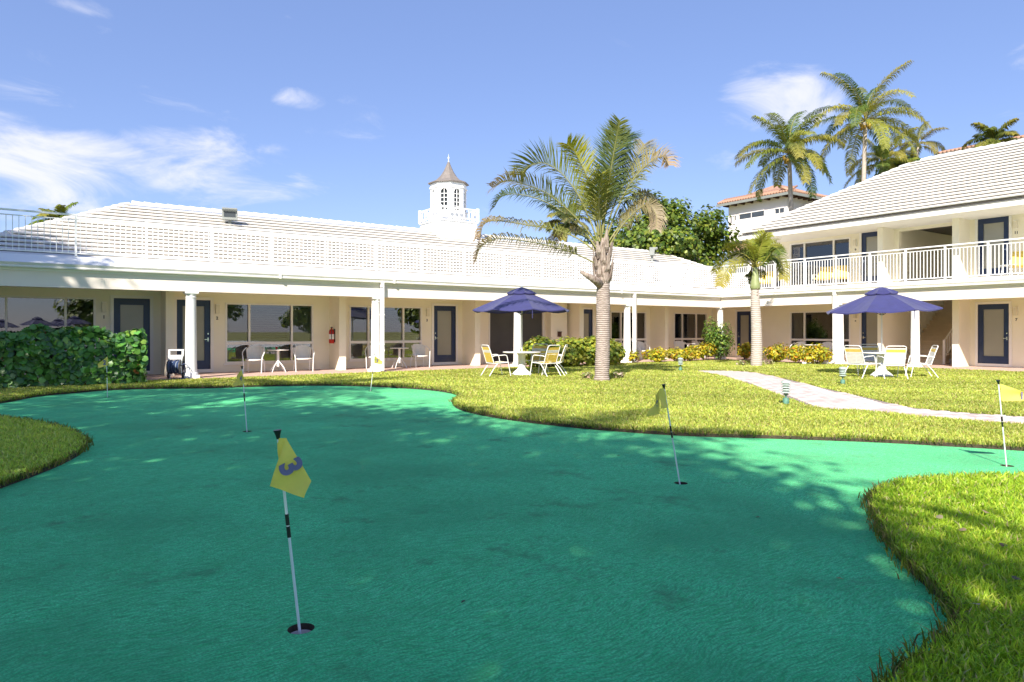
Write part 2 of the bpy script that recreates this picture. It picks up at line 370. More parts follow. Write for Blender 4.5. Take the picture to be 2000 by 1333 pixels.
def resample(pts, n):
    P = np.array([tuple(p) for p in pts], float); m = len(P)
    Q = np.vstack([2 * P[0] - P[1], P, 2 * P[-1] - P[-2]]); out = []
    for t in np.linspace(0, m - 1, n):
        i = min(int(t), m - 2); f = t - i; p0, p1, p2, p3 = Q[i:i + 4]
        out.append(.5 * (2 * p1 + (p2 - p0) * f + (2 * p0 - 5 * p1 + 4 * p2 - p3) * f * f + (3 * p1 - p0 - 3 * p2 + p3) * f ** 3))
    return np.array(out)
def frond_mesh(name, path, L, n, W, hint=(0, 0, 1), lift=.3, fwd=.55, droop=.5, t0=.15, col=(.08, .13, .02), tipcol=None, rach=.02, rcol=(.30, .30, .10), tipw=.35):
    """a pinnate leaf along a 3D path: rachis and two rows of drooping leaflets"""
    P = resample(path, 28); T = unit(np.gradient(P, axis=0)); hint = np.array(hint, float)
    ts = np.linspace(t0, .995, n); ti = ts * 27; i0 = np.minimum(ti.astype(int), 26); f = (ti - i0)[:, None]
    p = P[i0] * (1 - f) + P[i0 + 1] * f; t = unit(T[i0] * (1 - f) + T[i0 + 1] * f)
    side = unit(np.cross(t, hint)); nr = unit(np.cross(side, t)); Vs = []; Fs = []; Cs = []; off = 0
    prof = L * (tipw + (1 - tipw) * np.sin(np.pi * np.clip((ts - t0) / (1 - t0) * .72 + .28, 0, 1)) ** .8)
    for sg in (-1, 1):
        l = (prof * rng.uniform(.82, 1.1, n))[:, None]
        d = unit(t * fwd + side * sg + nr * lift + .13 * rng.normal(size=(n, 3)))
        d2 = unit(d + np.array([0, 0, -1.0]) * droop * rng.uniform(.6, 1.3, (n, 1)))
        wv = unit(t - d * np.sum(t * d, 1, keepdims=True)) * W
        b = p; mid = p + d * l * .5; tip = mid + d2 * l * .5
        V = np.stack([b - wv * .3, b + wv * .3, mid - wv * .5, mid + wv * .5, tip], 1).reshape(-1, 3)
        idx = np.arange(n)[:, None, None] * 5 + np.array([(0, 1, 3), (0, 3, 2), (2, 3, 4)])[None]
        Vs.append(V); Fs.append(idx.reshape(-1, 3) + off); off += len(V)
        c = np.array(col)[None] * (1 + .16 * rng.normal(size=(n, 1)))
        cc = np.repeat(c, 5, 0).reshape(n, 5, 3)
        if tipcol is not None:
            k = np.clip((ts - .35) / .65, 0, 1)[:, None, None]; cc = cc * (1 - k) + np.array(tipcol) * k
        cc[:, 4] *= 1.15; Cs.append(np.clip(cc, .004, .9).reshape(-1, 3))
    u = unit(np.cross(T, hint)); w = np.cross(u, T); rr = (rach * np.linspace(1, .18, 28))[:, None]
    ring = np.concatenate([P + u * rr, P + w * rr * .8, P - u * rr, P - w * rr * .8], 1).reshape(-1, 3)
    rf = [];
    for i in range(27):
        for k in range(4):
            a, b = i * 4 + k, i * 4 + (k + 1) % 4; rf += [(a, b, b + 4), (a, b + 4, a + 4)]
    Vs.append(ring); Fs.append(np.array(rf) + off); Cs.append(np.repeat(np.array([rcol]), len(ring), 0))
    return np_mesh(name, np.concatenate(Vs), np.concatenate(Fs), 'frond', np.concatenate(Cs))
def arc_path(o, az, el, L, bend, n=9, pw=1.3):
    p = np.array(o, float); out = [p.copy()]
    for i in range(n):
        t = (i + .5) / n; e = el - bend * t ** pw
        p = p + np.array([math.cos(az) * math.cos(e), math.sin(az) * math.cos(e), math.sin(e)]) * L / n; out.append(p.copy())
    return out
def text_mesh(body, size, m):
    cu = bpy.data.curves.new('t', 'FONT'); cu.body = body; cu.size = size; cu.align_x = 'CENTER'; cu.align_y = 'CENTER'; cu.offset = size * .045; cu.extrude = .0008
    o = bpy.data.objects.new('t', cu); C.objects.link(o); dg = bpy.context.evaluated_depsgraph_get()
    me = bpy.data.meshes.new_from_object(o.evaluated_get(dg)); me.name = 'number'; bpy.data.objects.remove(o); bpy.data.curves.remove(cu)
    me.materials.clear(); me.materials.append(MATS[m]); return me

# ================================================================== THE GROUND
def struct(name, mb, m, smooth=False):
    o = mb.build(name, m, None, smooth); o['kind'] = 'structure'; return o
struct('ground', MB().add([(-900, -900, -.3), (900, -900, -.3), (900, 900, -.3), (-900, 900, -.3)], [(0, 1, 2, 3)]), 'thatch')

GZ = -.045                                # the carpet lies a little below the lawn
FLAGS = [   # base px, top px, lean in depth, label, digit
    dict(b=(588, 1228), t=(543, 842), dd=-.05), dict(b=(483, 843), t=(473, 716), dd=0), dict(b=(210, 776), t=(208, 694), dd=0),
    dict(b=(723, 764), t=(732, 691), dd=0), dict(b=(1330, 944), t=(1297, 752), dd=-.05), dict(b=(1967, 910), t=(1950, 744), dd=-.10)]
CUPS = [gnd(*f['b'], GZ) for f in FLAGS]
cu = bpy.data.curves.new('g', 'CURVE'); cu.dimensions = '2D'; cu.fill_mode = 'BOTH'
def spline(pts):
    sp = cu.splines.new('POLY'); sp.points.add(len(pts) - 1)
    for i, p in enumerate(pts): sp.points[i].co = (p[0], p[1], 0, 1)
    sp.use_cyclic_u = True
spline([(-22, -12), (24, -12), (24, 21), (-22, 21)])
CR = .062
for c in CUPS: spline([(c.x + CR * math.cos(a), c.y + CR * math.sin(a)) for a in [2 * math.pi * k / 28 for k in range(28)]])
tmp = bpy.data.objects.new('g', cu); C.objects.link(tmp)
me = bpy.data.meshes.new_from_object(tmp.evaluated_get(bpy.context.evaluated_depsgraph_get())); bpy.data.objects.remove(tmp)
me.materials.clear(); me.materials.append(MATS['carpet'])
go = put('putting_green', me, None, (0, 0, GZ)); go['kind'] = 'structure'

def smooth_loop(px, z=-.03, n=8):
    P = [gnd(x, y, z) for x, y in px]; pts = resample([(p.x, p.y, 0) for p in P], n * (len(P) - 1) + 1)
    return [(p[0], p[1]) for p in pts]
def slab(name, poly, z0, z1, top, side):
    bm = bmesh.new(); vs = [bm.verts.new((x, y, z1)) for x, y in poly]; f = bm.faces.new(vs)
    if f.normal.z < 0 or (f.normal_update() or f.normal.z < 0): f.normal_flip()
    r = bmesh.ops.extrude_face_region(bm, geom=[f]); low = [v for v in r['geom'] if isinstance(v, bmesh.types.BMVert)]
    for v in low: v.co.z = z0
    bm.normal_update()
    for g in bm.faces: g.material_index = 0 if abs(g.normal.z) > .5 else 1
    bmesh.ops.triangulate(bm, faces=[g for g in bm.faces if len(g.verts) > 4])
    bmesh.ops.recalc_face_normals(bm, faces=bm.faces)
    me = bpy.data.meshes.new(name); bm.to_mesh(me); bm.free()
    me.materials.append(MATS[top]); me.materials.append(MATS[side]); o = put(name, me); o['kind'] = 'structure'; return o
edge = [(-700, 862), (-420, 838), (-180, 808), (0, 787), (75, 774), (150, 767), (212, 762), (300, 759), (400, 758), (500, 755), (600, 753), (700, 754), (790, 758), (850, 763), (885, 769), (898, 776),
        (887, 786), (893, 797), (930, 808), (1000, 820), (1100, 832), (1200, 841), (1340, 850), (1500, 855), (1700, 862), (1850, 870), (2000, 879), (2300, 900), (2800, 930)]
EDGE = smooth_loop(edge)
LAWN_BACK = EDGE + [(16, -6), (45, -6), (60, 60), (-40, 60), (-40, 8)]
LAWN_RIGHT = smooth_loop([(2500, 925), (2250, 930), (2000, 939), (1900, 941), (1800, 946), (1745, 955), (1712, 970), (1703, 990), (1712, 1020), (1735, 1062), (1772, 1108), (1818, 1150), (1850, 1185), (1868, 1210),
                          (1866, 1240), (1838, 1272), (1795, 1300), (1750, 1345), (1700, 1430), (1640, 1600)]) + [(2.4, -.6), (6, -3), (12, -4)]
LAWN_LEFT = smooth_loop([(-700, 800), (-350, 800), (-120, 808), (0, 820), (60, 828), (110, 838), (145, 850), (163, 864), (165, 876), (150, 890), (110, 910), (60, 930), (0, 952), (-120, 1000), (-420, 1110)]) + [(-8, 5), (-14, 6)]
slab('lawn', LAWN_BACK, GZ - .1, 0, 'thatch', 'soil'); slab('lawn', LAWN_RIGHT, GZ - .1, 0, 'thatch', 'soil'); slab('lawn', LAWN_LEFT, GZ - .1, 0, 'thatch', 'soil')

# cups sunk in the green
for i, c in enumerate(CUPS):
    mb = MB(); mb.lathe([(CR - .004, -.03), (CR - .004, -.075), (CR - .012, -.078), (.006, -.080)], (0, 0, 0), 28, cap=False); rim = MB(); rim.lathe([(CR - .001, 0.0), (CR - .001, -.031), (CR - .004, -.03)], (0, 0, 0), 28, cap=False)
    t = thing('golf_cup', ['white lined cup under the nearest flag with the large number', 'cup sunk at the foot of the second flag from the left', 'cup under the flag beside the dark hedge', 'cup far back under the flag before the white column',
              'cup under the leaning flag right of centre', 'cup under the flag at the right edge'][i], 'golf cup', (c.x, c.y, GZ), 0, 'cups in the putting green')
    mb.build('cup_liner', 'cup', t, True, True); rim.build('earth_rim', 'soil', t, True, True)

# the paver path
PT = smooth_loop([(1352, 724.5), (1400, 725), (1470, 728), (1535, 741), (1600, 757), (1690, 777), (1780, 797), (1870, 806), (2000, 815), (2250, 828), (2700, 850)], 0, 10)
PB = smooth_loop([(1372, 729), (1408, 735), (1450, 748), (1500, 765), (1550, 784), (1600, 799), (1690, 805), (1780, 814), (1870, 822), (2000, 832), (2250, 846), (2700, 872)], 0, 10)
PATH = PT + PB[::-1]
def inside(P, poly):
    x, y = P[:, 0], P[:, 1]; q = np.array(poly); r = np.zeros(len(P), bool); j = len(q) - 1
    for i in range(len(q)):
        xi, yi = q[i]; xj, yj = q[j]
        with np.errstate(divide='ignore', invalid='ignore'):
            r ^= ((yi > y) != (yj > y)) & (x < (xj - xi) * (y - yi) / (yj - yi + 1e-12) + xi)
        j = i
    return r
path = slab('path', PATH, -.05, .006, 'paver_base', 'soil')
pw, pl = .15, .30; pm = []
for v in range(3):
    mb = MB(); g = .006; a, b = pl / 2 - g, pw / 2 - g; h = .014; e = .005
    mb.add([(-a, -b, 0), (a, -b, 0), (a, b, 0), (-a, b, 0), (-a + e, -b + e, h), (a - e, -b + e, h), (a - e, b - e, h), (-a + e, b - e, h)], [(4, 5, 6, 7), (0, 1, 5, 4), (1, 2, 6, 5), (2, 3, 7, 6), (3, 0, 4, 7)])
    mat('paver_%d' % v, [(.58, .47, .435), (.50, .395, .36), (.64, .535, .49)][v], .85, .12, 9, .4, 60); pm.append(mb.mesh('paver', 'paver_%d' % v))
cells = []
for i in range(-20, 140):
    for j in range(-10, 160):
        x, y = 10 + j * pl + (i % 2) * pl / 2, 2 + i * pw
        cells.append((x, y))
cells = np.array(cells); hl, hw_ = pl / 2, pw / 2
ok = np.ones(len(cells), bool)
for dx, dy in ((-hl, -hw_), (hl, -hw_), (hl, hw_), (-hl, hw_)): ok &= inside(cells + np.array([dx, dy]) * .8, PATH)
d = depth(cells[:, 0], cells[:, 1]); l = K * cells[:, 0] - S * cells[:, 1]
ok &= (np.abs(l) < d * .95); cells = cells[ok]; cells = cells[np.argsort(depth(cells[:, 0], cells[:, 1]))]
for q in cells[:300]: put('paver', random.choice(pm), path, (q[0], q[1], .006 + random.uniform(-.002, .002)), (0, 0, random.gauss(0, .012)))
if len(cells) > 300:
    mb = MB(); e = .006
    for q in cells[300:]: mb.box(q[0] - hl + e, q[0] + hl - e, q[1] - hw_ + e, q[1] + hw_ - e, .004, .019)
    o = mb.build('paver', 'paver', path); o['kind'] = 'stuff'

# ================================================================== THE TWO-WING HOTEL
YW, XW = 23.6, 29.3                       # facade planes
TL = lambda u, n, z: (u, YW - n, z)       # left wing: u along X, n out of the wall
TR = lambda u, n, z: (XW - n, u, z)       # right wing: u along Y
YC, XC = 21.2, 26.9                       # column lines
BZ0, BZ1 = 2.46, 2.90                     # beam

mb = MB(); mb.box(-14, 29.2, 20.72, 23.7, -.1, .02); mb.box(26.4, 29.4, 0, 20.72, -.1, .02); mb.box(29.4, 35.2, 11.6, 14.4, -.1, .02)
struct('walkway', mb, 'porch_paving')

def wall_open(mb, u0, u1, z0, z1, ops, n0=-.22, n1=0.0):
    """a wall between u0 and u1 with real openings (u, u, z, z)"""
    ops = sorted(ops); x = u0
    for (a, b, c, d_) in ops:
        if a > x: mb.box(x, a, n0, n1, z0, z1)
        if c > z0: mb.box(a, b, n0, n1, z0, c)
        if d_ < z1: mb.box(a, b, n0, n1, d_, z1)
        x = b
    if x < u1: mb.box(x, u1, n0, n1, z0, z1)

def make_window(wing, T, u0, u1, z0, z1, muls, transom=None, shut=None, smat='shutter'):
    """frame with mullions; panes and louvred shutters are its sub-parts"""
    fw = .055; us = [u0] + list(muls) + [u1]
    mb = MB(T); n0, n1 = -.10, .025
    mb.box(u0, u1, n0, n1, z1 - fw, z1); mb.box(u0, u1, n0, n1, z0, z0 + fw)
    mb.box(u0, u0 + fw, n0, n1 - .002, z0, z1); mb.box(u1 - fw, u1, n0, n1 - .002, z0, z1)
    for q in muls: mb.box(q - .03, q + .03, n0 + .01, n1 - .006, z0 + .01, z1 - .01)
    if transom: mb.box(u0 + .01, u1 - .01, n0 + .01, n1 - .004, transom - .045, transom + .045)
    mb.box(u0 - .05, u1 + .05, -.01, .05, z0 - .05, z0 - .002)        # sill
    w = mb.build('window', 'trim', wing)
    zs = [(z0, transom), (transom, z1)] if transom else [(z0, z1)]
    for i in range(len(us) - 1):
        for (a, b) in zs:
            p = MB(T); p.box(us[i] + .03, us[i + 1] - .03, -.062, -.056, a + .04, b - .04); p.build('pane', 'glass', w)
            mode = shut[i] if shut else 'open'
            if b - a < .9 and transom: mode = 'blind'
            if mode == 'none': continue
            s_ = MB(T); a0, b0 = us[i] + .04, us[i + 1] - .04; zz = a + .07; st = .075
            if mode in ('open', 'closed'):
                s_.box(a0, a0 + .05, -.19, -.15, a + .05, b - .05); s_.box(b0 - .05, b0, -.19, -.15, a + .05, b - .05)
                s_.box(a0, b0, -.19, -.15, a + .05, a + .12); s_.box(a0, b0, -.19, -.15, b - .12, b - .05)
                zz = a + .14; top = b - .12
            else: top = b - .04
            while zz < top - .02:
                ang = R(30) if mode == 'open' else R(68)
                hx, hz = .038 * math.cos(ang), .038 * math.sin(ang)
                s_.add([(a0 + .03, -.17 - hx, zz + hz), (b0 - .03, -.17 - hx, zz + hz), (b0 - .03, -.17 + hx, zz - hz), (a0 + .03, -.17 + hx, zz - hz),
                        (a0 + .03, -.17 - hx, zz + hz + .008), (b0 - .03, -.17 - hx, zz + hz + .008), (b0 - .03, -.17 + hx, zz - hz + .008), (a0 + .03, -.17 + hx, zz - hz + .008)],
                       [(0, 1, 2, 3), (4, 5, 6, 7), (0, 1, 5, 4), (2, 3, 7, 6)]); zz += st
            s_.build('shutter', 'blind_pale' if z0 > 3 else smat, w)
    return w
def make_door(wing, T, u0, u1, z0, z1, handle=1):
    fr = MB(T); j = .05                                                 # casing
    fr.box(u0 - .09, u0, -.1, .03, z0 - .1, z1 + .09); fr.box(u1, u1 + .09, -.1, .03, z0 - .1, z1 + .09); fr.box(u0, u1, -.1, .032, z1, z1 + .09); fr.box(u0, u1, -.1, .045, z0 - .1, z0)
    lf = MB(T); st = .15
    lf.box(u0, u0 + st, -.08, -.02, z0, z1); lf.box(u1 - st, u1, -.08, -.02, z0, z1); lf.box(u0 + st, u1 - st, -.079, -.021, z1 - .17, z1); lf.box(u0 + st, u1 - st, -.079, -.021, z0, z0 + .25)
    d_ = lf.build('door', 'navy_paint', wing)
    fr.build('casing', 'trim', d_)
    g = MB(T); g.box(u0 + st, u1 - st, -.055, -.045, z0 + .25, z1 - .17); g.build('glass_panel', 'frosted', d_)
    bd = MB(T); a, b, c, e = u0 + st, u1 - st, z0 + .25, z1 - .17
    bd.box(a, a + .025, -.044, -.012, c, e); bd.box(b - .025, b, -.044, -.012, c, e); bd.box(a, b, -.044, -.013, c, c + .025); bd.box(a, b, -.044, -.013, e - .025, e); bd.build('glazing_bead', 'navy_paint', d_)
    hu = u1 - .07 if handle > 0 else u0 + .07
    h = MB(T); h.box(hu - .02, hu + .02, -.02, .01, z0 + .88, z0 + 1.0); h.box(min(hu, hu - handle * .11), max(hu, hu - handle * .11), .02, .035, z0 + .93, z0 + .955); h.box(hu - .012, hu + .012, .01, .036, z0 + .93, z0 + .955); h.build('handle', 'chrome', d_)
    k = MB(T); k.box(hu - .02, hu + .02, -.02, .012, z0 + 1.1, z0 + 1.15); k.build('deadbolt', 'chrome', d_)
    return d_
def column_mesh():
    mb = MB(); mb.box(-.20, .20, -.20, .20, 0, .09)
    mb.lathe([(.185, .09), (.195, .12), (.185, .15), (.16, .165), (.158, .19), (.152, 1.0), (.135, 2.24), (.135, 2.26), (.15, 2.27), (.15, 2.29), (.137, 2.30), (.140, 2.34), (.165, 2.37), (.165, 2.385)], (0, 0, 0), 24)
    mb.box(-.175, .175, -.175, .175, 2.385, 2.44); return mb.mesh('column', 'white_metal', True)
COL = column_mesh()

def roof_courses(part, A0, B0, A1, B1, n, gap=.044):
    """overlapping tile courses from an eave A0-B0 up to a ridge A1-B1; each one a piece with an open lower lip"""
    A0, B0, A1, B1 = map(Vector, (A0, B0, A1, B1)); N = (B0 - A0).cross(A1 - A0).normalized()
    if N.z < 0: N = -N
    for i in range(n):
        t0, t1 = i / n, min(1, (i + 1.15) / n); a0, b0, a1, b1 = A0.lerp(A1, t0), B0.lerp(B1, t0), A0.lerp(A1, t1), B0.lerp(B1, t1)
        jt = random.uniform(-.003, .003)
        vs = [a0 + N * gap, b0 + N * gap, b0 + N * (gap + .04 + jt), a0 + N * (gap + .04 + jt), a1 - N * .03, b1 - N * .03, b1 + N * .004, a1 + N * .004]
        mb = MB(); mb.add(vs, [(0, 1, 2, 3), (3, 2, 6, 7), (0, 4, 5, 1), (4, 7, 6, 5), (0, 3, 7, 4), (1, 5, 6, 2)]); mb.build('tile_course', 'rooftile', part)
    mb = MB(); mb.add([A0 - N * .05, B0 - N * .05, B1 - N * .05, A1 - N * .05], [(0, 1, 2, 3)]); return mb
def cap_mesh(L=.44, r=.125):
    mb = MB(); n = 7; vs = []
    for x, q in ((0, 1.0), (L, .84)):
        for k in range(n):
            a = math.pi * k / (n - 1); vs.append((x, r * q * math.cos(a), r * q * math.sin(a) + (.02 if x == 0 else 0)))
    fs = [(k, k + 1, n + k + 1, n + k) for k in range(n - 1)] + [tuple(range(n))]
    mb.add(vs, fs); return mb.mesh('ridge_tile', 'rooftile', True)
CAP = cap_mesh()
def ridge_caps(part, A, B, base):
    A, B = Vector(A), Vector(B); d_ = (B - A); n = int(d_.length / .39); u = d_.normalized()
    w = Vector((0, 0, 1)).cross(u).normalized(); up = u.cross(w); rot = Matrix((u, w, up)).transposed().to_euler()
    for i in range(n):
        o = put('ridge_tile', CAP, part, A + u * (i * .39) + up * -.03 - base, rot)

# ---- left wing
LW = thing('hotel_wing', 'long cream single-storey wing with white tile roof, columned porch and cupola', 'building', (0, YW, 0))
fins = [-2.0, 3.34, 8.68, 14.12, 19.4, 24.7]
def U(px): return xon(px, YW)
ops = []; wins = []; doors = []
def LWIN(p0, p1, z0, z1, muls, tr, shut): ops.append((U(p0), U(p1), z0, z1)); wins.append((U(p0), U(p1), z0, z1, [U(m) for m in muls], tr, shut))
def LDOOR(p0, p1, h=1): ops.append((U(p0), U(p1), .14, 2.33)); doors.append((U(p0), U(p1), .14, 2.33, h))
LWIN(-95, 187, .30, 2.33, (12, 128), .95, ('none', 'none', 'none'))
LDOOR(222, 293, -1); LDOOR(345, 411, 1)
LWIN(440, 612, .30, 2.27, (487, 570), .95, ('closed', 'open', 'closed'))
LWIN(682, 824, .30, 2.27, (720, 788), .95, ('closed', 'open', 'open')); LDOOR(847, 890, -1)
LDOOR(1135, 1157, -1)
LWIN(1192, 1262, .30, 2.27, (1213, 1243), .95, ('open', 'open', 'closed'))
LWIN(1316, 1381, .30, 2.27, (1333, 1360), .95, ('open', 'open', 'open')); LDOOR(1392, 1416, 1)
ops.append((U(954), U(1062), .06, 2.30))
mb = MB(TL); wall_open(mb, -14, XW + .2, 0, 2.9, ops); mb.build('wall', 'stucco', LW)
for f in fins:
    mb = MB(TL); mb.box(f, f + .24, .001, .95, 0, 2.885); mb.build('fin_wall', 'stucco', LW)
for w in wins: make_window(LW, TL, *w)
for d_ in doors: make_door(LW, TL, *d_)
# dark screened double opening in the middle of the wing
mb = MB(TL); a, b = U(954), U(1062); m_ = (a + b) / 2
mb.box(a, a + .06, -.1, .03, .06, 2.3); mb.box(b - .06, b, -.1, .03, .06, 2.3); mb.box(a + .06, b - .06, -.1, .028, 2.22, 2.3); mb.box(m_ - .05, m_ + .05, -.1, .027, .06, 2.22); sl = mb.build('screen_door', 'trim', LW)
for q0, q1 in ((a + .06, m_ - .05), (m_ + .05, b - .06)):
    mb = MB(TL); mb.box(q0, q1, -.07, -.05, .06, 2.22); mb.build('screen_panel', 'screen_door', sl)
mb = MB(TL); mb.box(U(1066), U(1066) + .9, .002, .35, 0, 2.885); mb.build('utility_pier', 'stucco', LW)
# rooms behind the glass
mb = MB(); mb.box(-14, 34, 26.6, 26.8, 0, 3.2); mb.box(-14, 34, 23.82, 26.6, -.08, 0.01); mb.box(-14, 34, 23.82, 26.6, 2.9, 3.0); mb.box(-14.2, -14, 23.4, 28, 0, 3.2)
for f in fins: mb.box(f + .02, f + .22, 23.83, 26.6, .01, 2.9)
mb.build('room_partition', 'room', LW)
mb = MB(); mb.box(-14, XC + .15, YC - .15, YC + .15, BZ0, BZ1); mb.build('beam', 'stucco_white', LW)
mb = MB(); mb.box(-14, XW, YC + .15, YW, 2.886, 2.96); mb.build('porch_ceiling', 'stucco', LW)
GP = [(0, 0), (.115, 0), (.125, .03), (.105, .06), (.13, .10), (.14, .125), (.13, .125), (.0, .125)]
def gutter(part, p0, vec, outv, z):
    o = Vector(outv); mb = MB(); mb.prism([Vector(p0) + o * a + Vector((0, 0, z + b)) for a, b in GP], vec); return mb.build('gutter', 'gutter', part, True)
gutter(LW, (-14, YC - .18, 0), (XC - .25 + 14, 0, 0), (0, -1, 0), 2.925)
mb = MB(); mb.box(-14, XC - .17, YC - .178, YC - .152, 2.86, 3.06); mb.build('fascia', 'trim', LW)
for gx in (U(500), 9.9, 20.2): # gutter joints
    mb = MB(); mb.box(gx - .03, gx + .03, YC - .327, YC - .17, 2.915, 3.056); mb.build('gutter_joint', 'gutter', LW)
mb = MB(); mb.prism([(-14, YC - .20, 3.068), (-14, YC + .25, 3.30), (-14, 23.3, 3.33), (-14, 23.3, 2.97), (-14, YC - .14, 2.97), (-14, YC - .14, 3.062), (-14, YC - .20, 3.062)], (XC - .151 + 14, 0, 0)); mb.build('roof_deck', 'deck', LW)
for cx in (-1.8, 3.77, 9.37, 15.1, 20.8, XC): put('column', COL, LW, (cx, YC - YW, .02))
# downspouts at two of the columns
def downspout(part, x, y, dx, z0=.06):
    mb = MB(); mb.box(x, x + .10, y - .12, y, z0, 2.78); mb.box(x - .01, x + .11, y - .13, y + .01, 1.86, 1.9); mb.box(x - .01, x + .11, y - .13, y + .01, .9, .94)
    mb.prism([(x, y, 2.76), (x, y - .12, 2.76), (x, y - .12, 2.93), (x, y, 2.93)], (.10, 0, 0)); return mb.build('downspout', 'white_metal', part)
downspout(LW, 9.43, YC - .2, 0); downspout(LW, 20.92, YC - .2, 0)
# tiled roof
EY, EZ, RY, RZ = 23.0, 3.36, 28.6, 6.0
XA, XB, RA, RB = -2.0, 35.9, 3.1, 30.7
base = Vector((0, YW, 0)); prt = MB()
prt.add([(XA, EY, EZ - .08), (XB, EY, EZ - .08), (RB, RY, RZ - .08), (RA, RY, RZ - .08)], [(0, 1, 2, 3)])
prt.add([(XA, 34.2, EZ - .08), (XB, 34.2, EZ - .08), (RB, RY, RZ - .08), (RA, RY, RZ - .08)], [(0, 1, 2, 3)])
prt.add([(XA, EY, EZ), (XA, 34.2, EZ), (RA, RY, RZ)], [(0, 1, 2)]); prt.add([(XB, EY, EZ), (XB, 34.2, EZ), (RB, RY, RZ)], [(0, 1, 2)])
roofL = prt.build('roof', 'rooftile', LW)
roof_courses(roofL, (XA, EY, EZ), (XB, EY, EZ), (RA, RY, RZ), (RB, RY, RZ), 17)
ridge_caps(roofL, (RA, RY, RZ), (RB, RY, RZ), base); ridge_caps(roofL, (XA, EY, EZ), (RA, RY, RZ), base); ridge_caps(roofL, (XB, EY, EZ), (RB, RY, RZ), base)
mb = MB(); mb.box(XA, XB, 23.3, 23.5, 3.0, 3.3); mb.build('parapet', 'stucco_white', LW)

# ---- cupola on the ridge
cx, cy = 16.35, RY; bs = .98; zb, zd = 4.4, 6.42
mb = MB(); mb.box(cx - bs, cx + bs, cy - bs, cy + bs, zb, zd); mb.box(cx - bs - .05, cx + bs + .05, cy - bs - .05, cy + bs + .05, zd, zd + .05)
cup = mb.build('cupola', 'white_metal', LW)
ph = R(22.5 - 0); ro = .86
body = MB(); z0, z1 = zd + .05, 8.30
ang = [ph + k * math.pi / 4 for k in range(8)]; vv = [(cx + ro * math.cos(a), cy + ro * math.sin(a)) for a in ang]
for k in range(8):                         # eight walls with arched openings
    p, q = Vector((*vv[k], 0)), Vector((*vv[(k + 1) % 8], 0)); e = (q - p); Lw = e.length; e.normalize(); nrm = Vector((e.y, -e.x, 0))
    f = lambda u, z, n=0: tuple(p + e * u + nrm * n + Vector((0, 0, z)))
    hw = .155; mu = Lw / 2; wz0, wz1 = z0 + .50, z0 + 1.36
    arc = [(mu + hw * math.cos(math.pi * i / 8), wz1 + hw * math.sin(math.pi * i / 8)) for i in range(9)]
    body.add([f(0, z0), f(Lw, z0), f(Lw, wz0), f(0, wz0)], [(0, 1, 2, 3)])
    body.add([f(0, wz0), f(mu - hw, wz0), f(mu - hw, wz1), f(0, wz1)], [(0, 1, 2, 3)]); body.add([f(mu + hw, wz0), f(Lw, wz0), f(Lw, wz1), f(mu + hw, wz1)], [(0, 1, 2, 3)])
    top = [f(Lw, wz1), f(Lw, z1), f(0, z1), f(0, wz1)] + [f(*c) for c in arc[::-1]]
    body.add(top, [tuple(range(len(top)))])
    rv = [f(mu - hw, wz0), f(mu + hw, wz0)] + [f(*c) for c in arc]; rb = [f(mu - hw, wz0, -.09), f(mu + hw, wz0, -.09)] + [f(*c, -.09) for c in arc]; m_ = len(rv)
    body.add(rv + rb, [(i, (i + 1) % m_, m_ + (i + 1) % m_, m_ + i) for i in range(m_)])
    wd = MB()                              # muntins
    for t in range(1, 5):
        zz = wz0 + t * (wz1 - wz0 + .1) / 5; pr = [f(mu - hw, zz - .012, -.05), f(mu + hw, zz - .012, -.05), f(mu + hw, zz + .012, -.05), f(mu - hw, zz + .012, -.05)]; wd.prism(pr, nrm * .03)
    pr = [f(mu - .013, wz0, -.052), f(mu + .013, wz0, -.052), f(mu + .013, wz1 + hw, -.052), f(mu - .013, wz1 + hw, -.052)]; wd.prism(pr, nrm * .036)
    ww = wd.build('window', 'white_metal', cup)
    tr = MB(); o2 = [(mu + (hw + .05) * math.cos(math.pi * i / 8), wz1 + (hw + .05) * math.sin(math.pi * i / 8)) for i in range(9)]
    for i in range(8): tr.prism([f(*arc[i]), f(*o2[i]), f(*o2[i + 1]), f(*arc[i + 1])], nrm * .02)
    tr.build('window_arch', 'white_metal', cup)
body.lathe([(ro + .03, 8.02), (ro + .05, 8.05), (ro + .05, 8.10), (ro + .02, 8.12)], (cx, cy, 0), 8, False, ph)
body.build('lantern', 'white_metal', cup)
mb = MB(); mb.lathe([(ro - .12, z0), (ro - .12, 8.2)], (cx, cy, 0), 8, True, ph); mb.build('lantern_core', 'villa_glass', cup)
mb = MB(); mb.lathe([(ro + .05, 8.27), (ro + .12, 8.29), (ro + .12, 8.33), (.62, 8.47), (.40, 8.68), (.24, 8.92), (.12, 9.18), (.05, 9.36), (.02, 9.40)], (cx, cy, 0), 8, True, ph); mb.build('spire_roof', 'shingle', cup)
mb = MB(); mb.lathe([(.045, 9.34), (.03, 9.40), (.012, 9.44), (.012, 9.50), (.04, 9.53), (.045, 9.56), (.03, 9.60), (.008, 9.62), (.004, 9.76)], (cx, cy, 0), 10); mb.build('finial', 'white_metal', cup)
mb = MB(); q = bs + .02
for sx, sy in ((-1, -1), (1, -1), (1, 1), (-1, 1)): mb.box(cx + sx * q - .055, cx + sx * q + .055, cy + sy * q - .055, cy + sy * q + .055, zd + .05, zd + .68)
for s_ in (-1, 1):
    for z_ in (zd + .14, zd + .58):
        mb.box(cx - q, cx + q, cy + s_ * q - .03, cy + s_ * q + .03, z_, z_ + .055); mb.box(cx + s_ * q - .03, cx + s_ * q + .03, cy - q, cy + q, z_ - .002, z_ + .053)
mb.build('balustrade', 'white_metal', cup)
